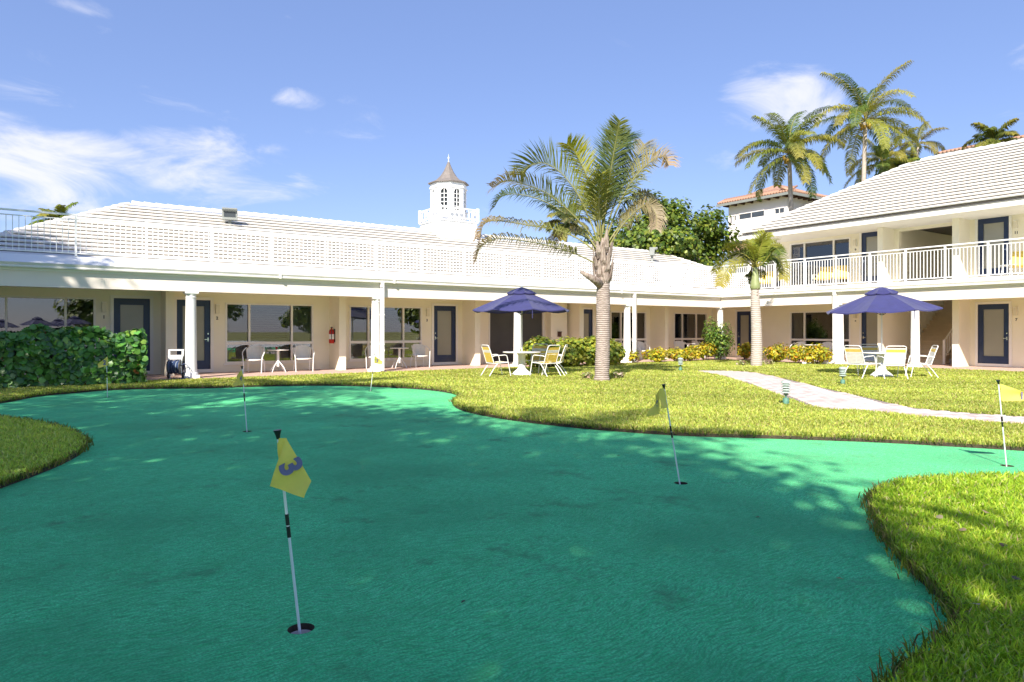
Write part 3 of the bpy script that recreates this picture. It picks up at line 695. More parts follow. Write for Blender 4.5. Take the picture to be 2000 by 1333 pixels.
bm_ = MB(); bm_.lathe([(.028, 0), (.03, .04), (.02, .06), (.036, .17), (.02, .29), (.03, .33), (.028, .385)], (0, 0, 0), 8); BAL = bm_.mesh('baluster', 'white_metal', True)
for i in range(7):
    t = -q + (i + 1) * 2 * q / 8
    for s_ in (-1, 1):
        put('baluster', BAL, cup, (cx + t, cy + s_ * q - YW, zd + .195)); put('baluster', BAL, cup, (cx + s_ * q, cy + t - YW, zd + .195))

# ---- right wing
RW = thing('hotel_wing', 'cream two-storey wing on the right with balcony, stair opening and white hipped roof', 'building', (XW, 12, 0))
def V(px): return yon(px, XW)
ops1 = []; ops2 = []; w1 = []; d1 = []
def rwin(ops, p0, p1, z0, z1, muls, tr, shut):
    a, b = sorted((V(p0), V(p1))); ops.append((a, b, z0, z1)); w1.append((a, b, z0, z1, sorted(V(m) for m in muls), tr, shut))
def rdoor(ops, y0, y1, z0, z1, h): ops.append((y0, y1, z0, z1)); d1.append((y0, y1, z0, z1, h))
rwin(ops1, 1543, 1661, .30, 2.25, (1571, 1634), .95, ('open', 'open', 'open'))
rwin(ops2, 1543, 1661, 3.45, 5.44, (1571, 1628), None, ('closed', 'closed', 'closed'))
dw = V(1910) - V(1971)
rdoor(ops1, V(1971), V(1910), .14, 2.35, -1); rdoor(ops2, V(1971), V(1910), 3.40, 5.55, -1)
rdoor(ops1, 14.72, V(1683), .14, 2.35, 1); rdoor(ops2, 14.72, V(1683), 3.40, 5.55, 1)
ops1.append((11.75, 14.32, 0, 2.7)); ops2.append((11.75, 14.14, 3.2, 5.45))
rdoor(ops1, 21.2, 22.05, .14, 2.33, 1)
a, b = 7.2, 8.6; ops1.append((a, b, .3, 2.25)); w1.append((a, b, .3, 2.25, [7.9], .95, ('open', 'open'))); ops2.append((a, b, 3.45, 5.44)); w1.append((a, b, 3.45, 5.44, [7.9], None, ('closed', 'closed')))
mb = MB(TR); wall_open(mb, 0, YW - .002, 0, 3.04, ops1); mb.build('wall', 'stucco', RW)
mb = MB(TR); wall_open(mb, 0, 19.6, 3.04, 5.7, ops2); mb.box(19.4, 19.6, -10, -.22, 3.04, 5.7); mb.build('upper_wall', 'stucco', RW)
for (y0, y1) in ((14.32, 14.53), (11.52, 11.75), (5.6, 5.82), (19.0, 19.22)):
    if y0 < 18.5: mb = MB(TR); mb.box(y0, y1, .001, .95, 0, 3.03); mb.build('fin_wall', 'stucco', RW)
    if y0 < 18: mb = MB(TR); mb.box(y0, y1, .001, .95, 3.2, 5.6); mb.build('fin_wall', 'stucco', RW)
for w in w1: make_window(RW, TR, *w)
for d_ in d1: make_door(RW, TR, *d_)
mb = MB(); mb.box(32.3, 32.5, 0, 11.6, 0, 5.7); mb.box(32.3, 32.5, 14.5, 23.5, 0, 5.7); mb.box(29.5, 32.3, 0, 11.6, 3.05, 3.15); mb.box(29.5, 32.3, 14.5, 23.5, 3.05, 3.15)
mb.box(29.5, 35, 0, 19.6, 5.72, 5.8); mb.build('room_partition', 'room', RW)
# stair hall: side walls, back wall cut low to let daylight in, stair
mb = MB(); mb.box(29.5, 35.2, 14.33, 14.50, 0, 5.7); mb.box(29.5, 35.2, 11.6, 11.74, 0, 5.7); mb.box(35.0, 35.2, 11.74, 14.33, 0, .4); mb.box(29.52, 30.7, 11.74, 14.33, 3.0, 3.19); mb.build('stair_hall_wall', 'stucco', RW)
mb = MB(); n = 18
for i in range(n): mb.box(29.95 + i * .27, 29.95 + (i + 1) * .27 + .03, 12.75, 14.32, max(0, i * .178 - .12), (i + 1) * .178)
stair = mb.build('stair', 'stair', RW)
for i in range(n):
    mb = MB(); mb.box(29.92 + i * .27, 29.95 + (i + 1) * .27, 12.70, 14.32, (i + 1) * .178 + .001, (i + 1) * .178 + .035); mb.build('tread', 'stair', stair)
mb = MB(); mb.tube([(29.95, 12.7, .95), (34.4, 12.7, .95 + 4.45 * .66)], .035, 8); mb.tube([(29.95, 12.7, .28), (34.4, 12.7, .28 + 4.45 * .66)], .025, 6); mb.box(29.91, 29.99, 12.66, 12.74, .02, 1.0); mb.box(31.96, 32.02, 12.67, 12.73, .9, 2.3)
mb.build('stair_rail', 'trim', stair)
for i in range(26):
    x = 30.1 + i * .16; mb = MB(); mb.box(x - .009, x + .009, 12.691, 12.709, .28 + (x - 29.95) * .66, .95 + (x - 29.95) * .66); mb.build('baluster', 'trim', stair)
# balcony slab, beam, gutter
mb = MB(); mb.box(XC - .15, XC + .15, 0, YC - .152, BZ0, BZ1); mb.build('beam', 'stucco_white', RW)
mb = MB(); mb.box(XC - .149, XW, 0, YC - .21, 2.9, 3.06); mb.box(XC - .20, XW, 0, YC - .21, 3.062, 3.19); mb.box(XC - .149, XW, YC - .208, YW - .3, 3.062, 3.335); mb.build('balcony_slab', 'deck', RW)
mb = MB(); mb.box(XC + .15, XW - .001, 0, YC, 2.84, 2.898); mb.build('porch_ceiling', 'stucco', RW)
gutter(RW, (XC - .18, 0, 0), (0, YC - .25, 0), (-1, 0, 0), 2.925)
mb = MB(); mb.box(XC - .178, XC - .152, 0, YC - .18, 2.862, 3.06); mb.build('fascia', 'trim', RW)
for cy_ in (15.3, 12.4, 6.7): put('column', COL, RW, (XC - XW, cy_ - 12, .02))
mb = MB(); x, y = XC - .2, 15.32; mb.box(x - .12, x, y, y + .10, .2, 2.78); mb.prism([(x, y, 2.76), (x - .12, y, 2.76), (x - .12, y, 2.93), (x, y, 2.93)], (0, .10, 0))
mb.tube([(x - .06, y + .05, .25), (x - .08, y + .06, .14), (x - .2, y + .12, .08), (x - .7, y + .45, .06), (x - 1.25, y + .75, .045)], .055, 8); mb.build('downspout', 'white_metal', RW)
mb = MB(); mb.tube([(x - 1.24, y + .745, .046), (x - 1.30, y + .78, .044)], [.062, .062], 8); mb.build('downspout_end', 'black', RW)
# upper roof
EX, EZ2, RX, RZ2 = 27.0, 5.80, 32.33, 8.89; YE = 20.18; YR = YE - (RX - EX)
mb = MB(); mb.add([(EX, YE, EZ2 - .06), (RX, YR, RZ2 - .06), (2 * RX - EX, YE, EZ2 - .06)], [(0, 1, 2)]); mb.add([(2 * RX - EX, YE, EZ2), (RX, YR, RZ2), (RX, -1, RZ2), (2 * RX - EX, -1, EZ2)], [(0, 1, 2, 3)])
mb.add([(EX, YE, EZ2 - .06), (RX, YR, RZ2 - .06), (RX, -1, RZ2 - .06), (EX, -1, EZ2 - .06)], [(0, 1, 2, 3)])
roofR = mb.build('roof', 'rooftile', RW)
roof_courses(roofR, (EX, YE, EZ2), (EX, -1, EZ2), (RX, YR, RZ2), (RX, -1, RZ2), 18, .052)
roof_courses(roofR, (2 * RX - EX, YE, EZ2), (EX, YE, EZ2), (RX + .001, YR, RZ2), (RX, YR, RZ2), 18)
baseR = Vector((XW, 12, 0)); ridge_caps(roofR, (RX, -1, RZ2), (RX, YR, RZ2), baseR); ridge_caps(roofR, (EX, YE, EZ2), (RX, YR, RZ2), baseR)
mb = MB(); mb.box(EX + .03, XW + .05, 0, YE - .03, 5.56, 5.60); mb.box(XW + .05, 37, 19.61, YE - .03, 5.56, 5.6); mb.build('soffit', 'trim', RW)
mb = MB(); mb.box(EX - .02, EX + .03, 0, YE, 5.54, 5.735); mb.box(EX + .03, 37.5, YE - .03, YE + .02, 5.54, 5.735); mb.build('eave_fascia', 'trim', RW)
mb = MB(); mb.box(EX - .06, EX - .02, 0, YE + .04, 5.742, 5.765); mb.build('eave_shadow_strip', 'dark_metal', RW)  # dark strip stands in for the shadow line between roof and fascia

# ---- railings (white metal, thin balusters)
bal = MB(); bal.box(-.0085, .0085, -.0085, .0085, 0, 1); BALU = bal.mesh('baluster', 'white_metal')
bal = MB(); bal.box(-.011, .011, -.011, .011, 0, 1); BALU2 = bal.mesh('baluster', 'white_metal')
def railing(label, p0, p1, z0, z1, posts, bmesh_, step, group=None, post_w=.025):
    p0, p1 = Vector((*p0, 0)), Vector((*p1, 0)); t = thing('railing', label, 'railing', (p0.x, p0.y, z0)); d_ = p1 - p0; L = d_.length; u = d_ / L
    t.rotation_euler = (0, 0, math.atan2(u.y, u.x)); h = z1 - z0
    def rail(nm, za, zb, w): mb = MB(); mb.box(0, L, -w, w, za, zb); return mb.build(nm, 'white_metal', t, False, True)
    rail('top_rail', h - .045, h, .028); rail('upper_rail', h - .16, h - .135, .016); rail('bottom_rail', .07, .10, .016)
    for q in posts:
        if 0 <= q <= L: mb = MB(); mb.box(q - post_w, q + post_w, -post_w, post_w, 0, h - .046); mb.box(q - .05, q + .05, -.05, .05, .0, .012); mb.build('post', 'white_metal', t, False, True)
    n = int(L / step)
    for i in range(n):
        q = (i + .5) * step
        if min([abs(q - z) for z in posts] + [9]) < .05: continue
        put('baluster', bmesh_, t, (q, 0, .10), (0, 0, 0), (1, 1, h - .16 - .10))
    return t
YF = 21.5
x0 = xon(-60, YF); pp = [xon(p, YF) - x0 for p in (148, 286, 413, 530, 635, 735, 825, 908, 985, 1058, 1125, 1190, 1248, 1305, 1347)]
railing('long white baluster railing along the left wing roof deck', (x0, YF), (25.1, YF), 3.31, 4.43, [.02] + pp[:-1] + [25.08 - x0], BALU, .132)
railing('short white return railing running back beside the tiled roof', (25.14, YF), (25.14, 24.4), 3.33, 4.62, [.05, 1.4, 2.85], BALU, .12)
railing('white railing closing the roof corner behind the short palm', (25.2, YF), (26.86, YF), 3.33, 4.43, [.05, .85], BALU, .12)
railing('white balcony railing running along the upper floor of the right wing', (26.95, 1.5), (26.95, YF), 3.19, 4.44, [yon(p, 26.95) - 1.5 for p in (1415, 1462, 1514, 1572, 1633, 1699, 1769, 1846, 1930, 2030)] + [.5, 2.5, 4.5], BALU2, .12, None, .03)

# ================================================================== PLANTS
def shade_tree(label, base, crown_c, rad, nclump, per, leaf, cols, clump_r=1.0, name='shade_tree', trunk_r=.3, group=None, tmpl=LEAF6, w=None):
    base = Vector(base); t = thing(name, label, 'tree', base, 0, group); cc = Vector(crown_c)
    mb = MB(); top = cc - Vector((0, 0, rad[2] * .35)); mid = base.lerp(top, .5) + Vector((random.uniform(-.3, .3), random.uniform(-.3, .3), 0))
    mb.tube(resample([base - Vector((0, 0, .2)), mid, top], 9), [trunk_r * (1.25 - .7 * i / 8) for i in range(9)], 10)
    for k in range(9):
        a = random.uniform(0, 6.28); s_ = base.lerp(top, random.uniform(.5, .95)); e = cc + Vector((math.cos(a) * rad[0] * .7, math.sin(a) * rad[1] * .7, random.uniform(-.4, .6) * rad[2]))
        m_ = s_.lerp(e, .5) + Vector((0, 0, .25)); mb.tube(resample([s_, m_, e], 6), [trunk_r * .45 * (1 - .8 * i / 5) for i in range(6)], 6)
    mb.build('trunk', 'limb', t, 'all')
    P, Nn = crown_points(cc, rad, nclump, per, clump_r, .3); n = len(P)
    V_, F_, c_ = leaves(P - np.array(base), Nn, leaf * rng.uniform(.7, 1.25, n), tmpl, pick(cols, n, w)); put('crown', np_mesh('crown', V_, F_, 'leaf', c_), t); return t

def bush(label, base, rad, h, n, leaf, cols, name='bush', group=None, tmpl=LEAF6, w=None, twigs=10, m='leaf', lumps=7, cat='shrub'):
    """a leafy shrub: twigs from the ground and leaves round several lumps"""
    base = Vector(base); t = thing(name, label, cat, base, 0, group); mb = MB()
    for k in range(twigs):
        if twigs == 1: mb.tube([(0, 0, -.1), (0, 0, .1)], [.01, .006], 5); break
        a = random.uniform(0, 6.28); q = Vector((math.cos(a) * rad[0] * .6, math.sin(a) * rad[1] * .6, h * random.uniform(.6, .9)))
        mb.tube(resample([(q.x * .15, q.y * .15, -.03), (q.x * .5, q.y * .5, q.z * .55), tuple(q)], 5), [.014, .012, .010, .007, .003], 5)
    mb.build('stem', 'limb', t, 'all', True)
    P = []; Nn = []
    for k in range(lumps):
        a = random.uniform(0, 6.28); rr = random.uniform(.1, .62); c = np.array([math.cos(a) * rad[0] * rr, math.sin(a) * rad[1] * rr, h * random.uniform(.38, .72)])
        q = unit(rng.normal(size=(n // lumps, 3))); sc_ = np.array([rad[0] * .5, rad[1] * .5, h * .36]) * rng.uniform(.55, 1.05, (len(q), 1))
        pt = c + q * sc_; pt[:, 2] = np.maximum(pt[:, 2], .03); P.append(pt); Nn.append(q + np.array([0, 0, .6]) + .35 * rng.normal(size=q.shape))
    P = np.concatenate(P); Nn = np.concatenate(Nn); n = len(P)
    V_, F_, c_ = leaves(P, Nn, leaf * rng.uniform(.7, 1.25, n), tmpl, pick(cols, n, w)); put('foliage', np_mesh('foliage', V_, F_, m, c_), t); return t

# ---- clipped hedge of big round leaves on the left
HX0, HX1, HY0, HY1, HH = -8.0, 2.45, 19.75, 20.72, 1.36
hd = thing('hedge', 'dark green clipped hedge of large round leaves before the left windows', 'hedge', ((HX0 + HX1) / 2, (HY0 + HY1) / 2, 0))
hb = np.array(hd.location)
def hedge_pts(n):
    u = rng.uniform(HX0, HX1, n); face = rng.choice(3, n, p=[.62, .30, .08]); P = np.zeros((n, 3)); Nn = np.zeros((n, 3))
    z = rng.uniform(.05, HH, n); y = rng.uniform(HY0, HY1, n); dep = np.abs(rng.normal(0, .09, n))
    wob = .07 * np.sin(u * 2.1) + .05 * np.sin(u * 5.3 + 1) + .04 * np.sin(u * 9.7)
    fr = face == 0; P[fr] = np.c_[u, HY0 + dep + .06 * np.sin(u * 3 + z * 4) + .10 * np.clip(z - 1.05, 0, 1) / .3 + .05 * (1 - z), z * (HH + wob) / HH][fr]; Nn[fr] = (0, -1, .35)
    tp = face == 1; P[tp] = np.c_[u, y, HH + wob - dep][tp]; Nn[tp] = (0, -.2, 1)
    en = face == 2; P[en] = np.c_[HX1 - dep - .12 * np.clip(z - .9, 0, 1), y, z][en]; Nn[en] = (.9, -.3, .3)
    return P, Nn + .55 * rng.normal(size=(n, 3))
hcols = [(.085, .22, .04), (.13, .30, .055), (.06, .165, .05), (.23, .40, .06), (.17, .28, .14)]
hw_ = [.34, .26, .24, .09, .07]
P, Nn = hedge_pts(7500); c_ = pick(hcols, len(P), hw_, .2); red = rng.random(len(P)) < .012; c_[red] = (.26, .11, .03)
V_, F_, cc_ = leaves(P - hb, Nn, .155 * rng.uniform(.65, 1.25, len(P)), LEAF6, c_); o = put('foliage', np_mesh('foliage', V_, F_, 'hedge_leaf', cc_), hd); o['kind'] = 'stuff'
lm = []
for k in range(8):
    tv, tf = LEAF6; col = np.repeat(pick(hcols, 1, hw_, .2), 6, 0); lm.append(np_mesh('leaf', (tv - np.array([0, .5, 0])) * .175, tf, 'hedge_leaf', col))
P, Nn = hedge_pts(900); keep = (P[:, 0] > -1.6) & (Nn[:, 1] < .2); P = P[keep][:290]; Nn = Nn[keep][:290]; P[:, 1] -= .05
for p, q in zip(P, Nn):
    e = Vector(q).to_track_quat('Z', 'Y') @ Quaternion((0, 0, 1), random.uniform(0, 6.28)); put('leaf', random.choice(lm), hd, Vector(p) - hd.location, e.to_euler(), (1,) * 3)
mb = MB()
for k in range(60):
    x = random.uniform(HX0 + .2, HX1 - .2); y = random.uniform(HY0 + .3, HY1 - .1)
    mb.tube([(x, y, -.05), (x + random.uniform(-.1, .1), y + random.uniform(-.1, .05), .6), (x + random.uniform(-.25, .25), y + random.uniform(-.2, .1), 1.15)], [.022, .016, .008], 5)
mb.build('stem', 'limb', hd, 'all')
fl = MB()
bush('yellow hibiscus bloom on top of the dark hedge', (xon(146, 20.0), 20.0, HH - .12), (.06, .06), .22, 14, .12, [(.85, .55, .03), (.8, .6, .08)], 'flower', None, LEAF6, None, 1, 'petal', 1, 'flower')

# ---- golden green bush behind the first table
GC = [(.33, .36, .04), (.21, .29, .035), (.12, .20, .03), (.46, .44, .06)]
b2 = thing('bush', 'broad yellow-green bush behind the left table, beside the tall palm trunk', 'shrub', (16.8, 20.0, 0)); bb = np.array(b2.location)
P = []; Nn = []
for k in range(34):
    c = np.array([14.8 + 4.1 * k / 33, rng.uniform(19.55, 20.3), rng.uniform(.40, .80)]); q = unit(rng.normal(size=(260, 3))); p = c + q * np.array([.52, .45, .44]) * rng.uniform(.6, 1, (260, 1)); p[:, 2] = np.maximum(p[:, 2], .03); P.append(p); Nn.append(q + np.array([0, -.1, .6]) + .35 * rng.normal(size=q.shape))
P = np.concatenate(P); Nn = np.concatenate(Nn); low = np.clip(P[:, 2], 0, 1)
c_ = pick(GC, len(P), [.42, .26, .16, .16]); V_, F_, cc_ = leaves(P - bb, Nn, .125 * rng.uniform(.7, 1.25, len(P)), LEAF6, c_); put('foliage', np_mesh('foliage', V_, F_, 'leaf', cc_), b2)
mb = MB()
for k in range(26):
    x = random.uniform(14.8, 18.8); mb.tube([(x, 20.1, -.05), (x + random.uniform(-.1, .1), 20.05, .4), (x + random.uniform(-.3, .3), 20.0 + random.uniform(-.3, .3), .9)], [.018, .014, .006], 5)
mb.build('stem', 'limb', b2, 'all')

# ---- taller green shrub and golden crotons along the corner
q = Vector((25.4, 20.1, 0)); bush('rounded green shrub standing before the corner column', (q.x, q.y, 0), (.82, .82), 1.9, 2400, .13, [(.10, .19, .03), (.17, .27, .04), (.06, .12, .02), (.30, .36, .06)], 'shrub', None, LEAF4, [.4, .3, .15, .15], 14, lumps=11)
CRO = [(.62, .50, .03), (.46, .42, .035), (.28, .32, .03), (.55, .27, .03), (.20, .26, .03)]
crot = [(1285, 708, .58, .62, 'golden croton shrub, leftmost of the low row before the left wing'), (1320, 707, .45, .56, 'low golden croton shrub left of the rounded green shrub'), (1345, 706, .40, .62, 'upright golden croton shrub between its low neighbours'), (1378, 706, .62, .78, 'green-gold croton shrub at the left foot of the rounded green shrub'),
        (1456, 706, .42, .70, 'narrow golden croton between the rounded shrub and the short palm'), (1515, 705, .62, .72, 'golden croton shrub just right of the short palm trunk'), (1556, 705, .60, .70, 'golden croton shrub in the middle of the row before the right wing'), (1600, 706, .66, .74, 'golden croton shrub beside the downspout of the right wing'), (1237, 709, .25, .5, 'small sparse croton at the foot of the column with downspout')]
for (px, py, r_, h_, lab) in crot:
    q = Vector((25.95, yon(px, 25.95), 0)) if px > 1470 else Vector((xon(px, 20.35), 20.35, 0))
    bush(lab, (q.x, q.y, 0), (r_ * 1.15, r_ * 1.15), h_ * 1.12, 800 if r_ > .3 else 160, .135, CRO, 'croton_shrub', 'low golden shrubs along the porch', LEAF4, [.32, .28, .18, .08, .14], 8)
q = gnd(1240, 713); mb = MB(); mb.lathe([(.001, .03), (.6, .028), (1.0, .02), (1.15, -.02)], (q.x, q.y, 0), 24, False); o = mb.build('planting_bed', 'mulch'); o['kind'] = 'structure'
for px, py, lab in ((1143, 742, 'small pale plant left of the tall palm trunk'), (1206, 741, 'small pinkish plant right of the tall palm trunk'), (1450, 715, 'small pale plant left of the short palm trunk'), (1500, 714, 'small pale plant right of the short palm trunk')):
    q = gnd(px, py); bush(lab, (q.x, q.y, 0), (.30, .22), .22, 90, .10, [(.42, .40, .22), (.50, .36, .30), (.16, .22, .05)], 'bedding_plant', 'small plants round the palm trunks', LEAF4, None, 4)

# ---- palms
def ringed_trunk(t, pts, radii, m, n=16, wob=.006, name='trunk'):
    mb = MB(); P = resample(pts, len(radii)); base = np.array(root_loc(t))
    mb.tube([tuple(p) for p in P], list(radii), n); return mb.build(name, m, t, 'all')
def img_frond(t, pts, D, dd, **kw):
    """pts: photo pixels of the midrib; D: distance of the palm; dd: how far the tip leans to (-) or from (+) the viewer"""
    n = len(pts); path = [at(px, py, D + dd * (i / (n - 1)) ** 1.4) for i, (px, py) in enumerate(pts)]
    base = root_loc(t); path = [p - base for p in path]
    put('frond', frond_mesh('frond', path, **kw), t)
Z7 = lambda L: [(900 + x * .3, 220 + y * .3) for x, y in L]
PB1 = gnd(1176, 745); D1 = depth(PB1.x, PB1.y)
pt = thing('palm_tree', 'tall ragged palm with arching brown-tipped fronds standing in the lawn', 'palm tree', (PB1.x, PB1.y, 0))
tp = [at(1175, 748, D1), at(1177, 690, D1), at(1178, 620, D1), at(1178, 556, D1), at(1178, 530, D1)]
rad = [.20 - .028 * (i / 45) + random.uniform(-.005, .006) for i in range(46)]; rad[0] = .25; rad[1] = .225; rad[2] = .205
ringed_trunk(pt, tp, rad, 'bark')
# old leaf bases wrapped round the top of the trunk
for k in range(22):
    a = k * 2.4 + .3; zz = at(1178, 556, D1).z - .08 + .045 * k; c = at(1178, 540, D1); rr = .17 + .004 * k if k < 12 else .20 - .006 * (k - 12); sp = .30 + .008 * k
    out = Vector((math.cos(a), math.sin(a), 0)); b0 = Vector((c.x, c.y, zz)) + out * .12; b1 = b0 + out * .10 + Vector((0, 0, .16)); b2_ = b0 + out * (.16 + .01 * random.random()) + Vector((0, 0, .42 + random.random() * .25)); side = Vector((-out.y, out.x, 0))
    mb = MB(); w0, w1_, w2 = .12, .085, .03; th = .018
    vs = []
    for p, w in ((b0, w0), (b1, w1_), (b2_, w2)): vs += [p - side * w, p + side * w, p + side * w * .8 + out * th, p - side * w * .8 + out * th]
    mb.add(vs, [(i + k_, i + (k_ + 1) % 4, i + 4 + (k_ + 1) % 4, i + 4 + k_) for i in (0, 4) for k_ in range(4)] + [(8, 9, 10, 11)]); mb.build('leaf_base', 'boots', pt)
mb = MB(); b0 = at(1162, 560, D1); mb.tube([at(1172, 556, D1 - .1), at(1160, 546, D1 - .3), at(1146, 538, D1 - .42), at(1134, 531, D1 - .45)], [.12, .10, .07, .035], 8); mb.build('leaf_base', 'boots', pt, 'all')
mb = MB(); c = at(1178, 545, D1); mb.lathe([(.17, 0), (.20, .15), (.19, .35), (.14, .6), (.09, .95), (.05, 1.25)], (c.x, c.y, at(0, 556, D1).z), 12); mb.build('heart', 'boots', pt, 'all')
OL, YG, BR, DK, YE_ = (.18, .20, .05), (.27, .30, .07), (.36, .25, .16), (.075, .11, .05), (.42, .40, .05)
IF = [  # midrib in zoomed photo pixels, lean, leaflet length, colours
    (Z7([(880, 985), (790, 940), (680, 898), (480, 848), (250, 822), (135, 872), (97, 970)]), -.8, .36, OL, BR, 1.5),
    (Z7([(870, 900), (760, 820), (620, 765), (450, 737), (250, 707), (155, 725), (118, 820)]), .5, .40, OL, BR, 1.3),
    (Z7([(880, 880), (800, 770), (650, 640), (500, 562), (350, 532), (262, 552), (216, 620)]), 1.2, .50, DK, DK, .9),
    (Z7([(890, 860), (800, 740), (680, 620), (550, 520), (400, 463), (300, 445), (206, 492)]), -.9, .52, YG, BR, .5),
    (Z7([(890, 830), (835, 690), (760, 530), (650, 392), (540, 330), (445, 348), (392, 410)]), .2, .66, YG, OL, .25),
    (Z7([(900, 800), (880, 640), (840, 470), (780, 330), (735, 250), (690, 205)]), -.5, .50, YE_, YE_, .3),
    (Z7([(920, 800), (930, 600), (955, 420), (990, 290), (1020, 215), (1050, 170), (1095, 168)]), .3, .62, (.05, .10, .06), DK, .2),
    (Z7([(925, 780), (950, 560), (980, 360), (1010, 180), (1035, 50)]), -.7, .46, (.09, .13, .04), OL, .15),
    (Z7([(935, 820), (985, 640), (1050, 480), (1110, 360), (1165, 260), (1195, 205)]), .9, .58, (.10, .13, .05), (.30, .26, .14), .3),
    (Z7([(940, 840), (1010, 650), (1080, 500), (1160, 390), (1240, 320), (1320, 290), (1355, 345)]), -.6, .50, OL, BR, .7),
    (Z7([(950, 860), (1030, 740), (1100, 640), (1160, 570), (1215, 548), (1260, 590), (1262, 690)]), .8, .46, OL, (.34, .28, .19), 1.6),
    (Z7([(955, 890), (1020, 780), (1090, 690), (1170, 620), (1235, 610), (1275, 680), (1270, 760)]), -.7, .42, (.20, .18, .08), (.36, .28, .2), 1.7),
    (Z7([(905, 840), (870, 700), (840, 600), (815, 540), (800, 470)]), 1.6, .50, OL, OL, .4),
    (Z7([(915, 830), (935, 690), (975, 580), (1030, 500), (1075, 470)]), 1.7, .55, (.09, .12, .035), OL, .5),
    (Z7([(915, 830), (905, 690), (900, 580), (905, 480), (925, 400)]), -1.3, .45, (.2, .2, .05), OL, .4),
    (Z7([(890, 900), (820, 820), (740, 780), (660, 790), (600, 850)]), 1.8, .45, (.10, .12, .03), BR, 1.0)]
for (pts, dd, L_, c0, c1, dr) in IF:
    img_frond(pt, pts, D1, dd, L=L_ * 1.35, n=90, W=.027, hint=(lambda h_: (-S * h_, -K * h_, 1))(random.choice((.5, .8, 1.1, -.4))), lift=.45, fwd=.75, droop=dr, t0=.22, col=c0, tipcol=c1, rach=.030, rcol=(.34, .33, .13), tipw=.45)

PB2 = gnd(1478, 716); D2 = depth(PB2.x, PB2.y)
p2 = thing('palm_tree', 'short stout palm with smooth pale trunk and green crownshaft by the path', 'palm tree', (PB2.x, PB2.y, 0))
tp = [at(1477, 718, D2), at(1478, 680, D2), at(1477, 630, D2), at(1475, 590, D2), at(1475, 563, D2)]
rad = [.215 - .07 * (i / 40) ** 1.5 + (.004 if i % 3 == 0 else 0) for i in range(41)]; ringed_trunk(p2, tp, rad, 'bark_smooth')
mb = MB(); c = at(1475, 565, D2); mb.lathe([(.15, 0), (.19, .06), (.185, .18), (.14, .42), (.10, .72), (.075, .85)], (c.x, c.y, c.z - .03), 16); mb.build('crownshaft', 'crownshaft', p2, 'all')
for k in range(9):
    a = k * 2.1; mb = MB(); zz = c.z - .35 + k * .04; o_ = Vector((math.cos(a), math.sin(a), 0)); mb.tube([Vector((c.x, c.y, zz)) + o_ * .12, Vector((c.x, c.y, zz + .05)) + o_ * .2], [.03, .012], 6); mb.build('leaf_scar', 'boots', p2)
Z4 = lambda L: [(1320 + x * .12, 440 + y * .12) for x, y in L]
GR, YL = (.10, .15, .025), (.27, .27, .035)
for (pts, dd, L_, c0, c1, dr) in [
    (Z4([(1270, 700), (1180, 620), (1040, 590), (900, 650), (800, 780), (760, 900), (720, 990)]), -.7, .52, YL, (.34, .28, .05), .9),
    (Z4([(1270, 690), (1210, 560), (1100, 470), (960, 450), (820, 510), (700, 640), (640, 760)]), .5, .50, (.05, .085, .02), YL, .6),
    (Z4([(1280, 680), (1240, 520), (1160, 400), (1040, 330), (920, 330), (820, 390)]), 1.0, .52, GR, YL, .5),
    (Z4([(1290, 680), (1310, 500), (1360, 330), (1430, 200), (1470, 130)]), .4, .55, (.20, .25, .03), YL, .2),
    (Z4([(1300, 680), (1370, 530), (1480, 400), (1600, 320), (1700, 330), (1760, 400)]), .7, .52, (.20, .22, .03), YL, .5),
    (Z4([(1310, 690), (1400, 580), (1520, 510), (1640, 530), (1720, 620), (1760, 760), (1750, 880)]), -.5, .50, GR, (.34, .30, .05), 1.0),
    (Z4([(1310, 690), (1420, 620), (1560, 450), (1640, 380), (1720, 470)]), -1.2, .48, (.09, .13, .02), GR, .6),
    (Z4([(1270, 700), (1225, 740), (1200, 840), (1205, 960)]), .5, .30, (.06, .09, .02), GR, .9), (Z4([(1290, 690), (1330, 520), (1420, 380), (1540, 280), (1620, 260)]), 1.2, .5, (.24, .29, .04), YL, .3), (Z4([(1285, 690), (1270, 500), (1250, 340), (1200, 240)]), .9, .5, (.16, .21, .03), YL, .3), (Z4([(1300, 690), (1340, 480), (1400, 300), (1400, 180)]), -.4, .5, (.26, .30, .04), YL, .3),
    (Z4([(1300, 690), (1280, 520), (1230, 380), (1170, 300)]), -1.2, .5, (.22, .26, .03), YL, .4),
    (Z4([(1310, 700), (1360, 740), (1390, 860)]), 1.2, .4, GR, YL, .9)]:
    img_frond(p2, pts, D2, dd, L=L_ * 1.0, n=56, W=.036, hint=(lambda h_: (-S * h_, -K * h_, 1))(random.choice((.7, 1.0, 1.4, -.5))), lift=.12, fwd=.65, droop=dr * .9, t0=.14, col=c0, tipcol=c1, rach=.03, rcol=(.36, .33, .07), tipw=.5)

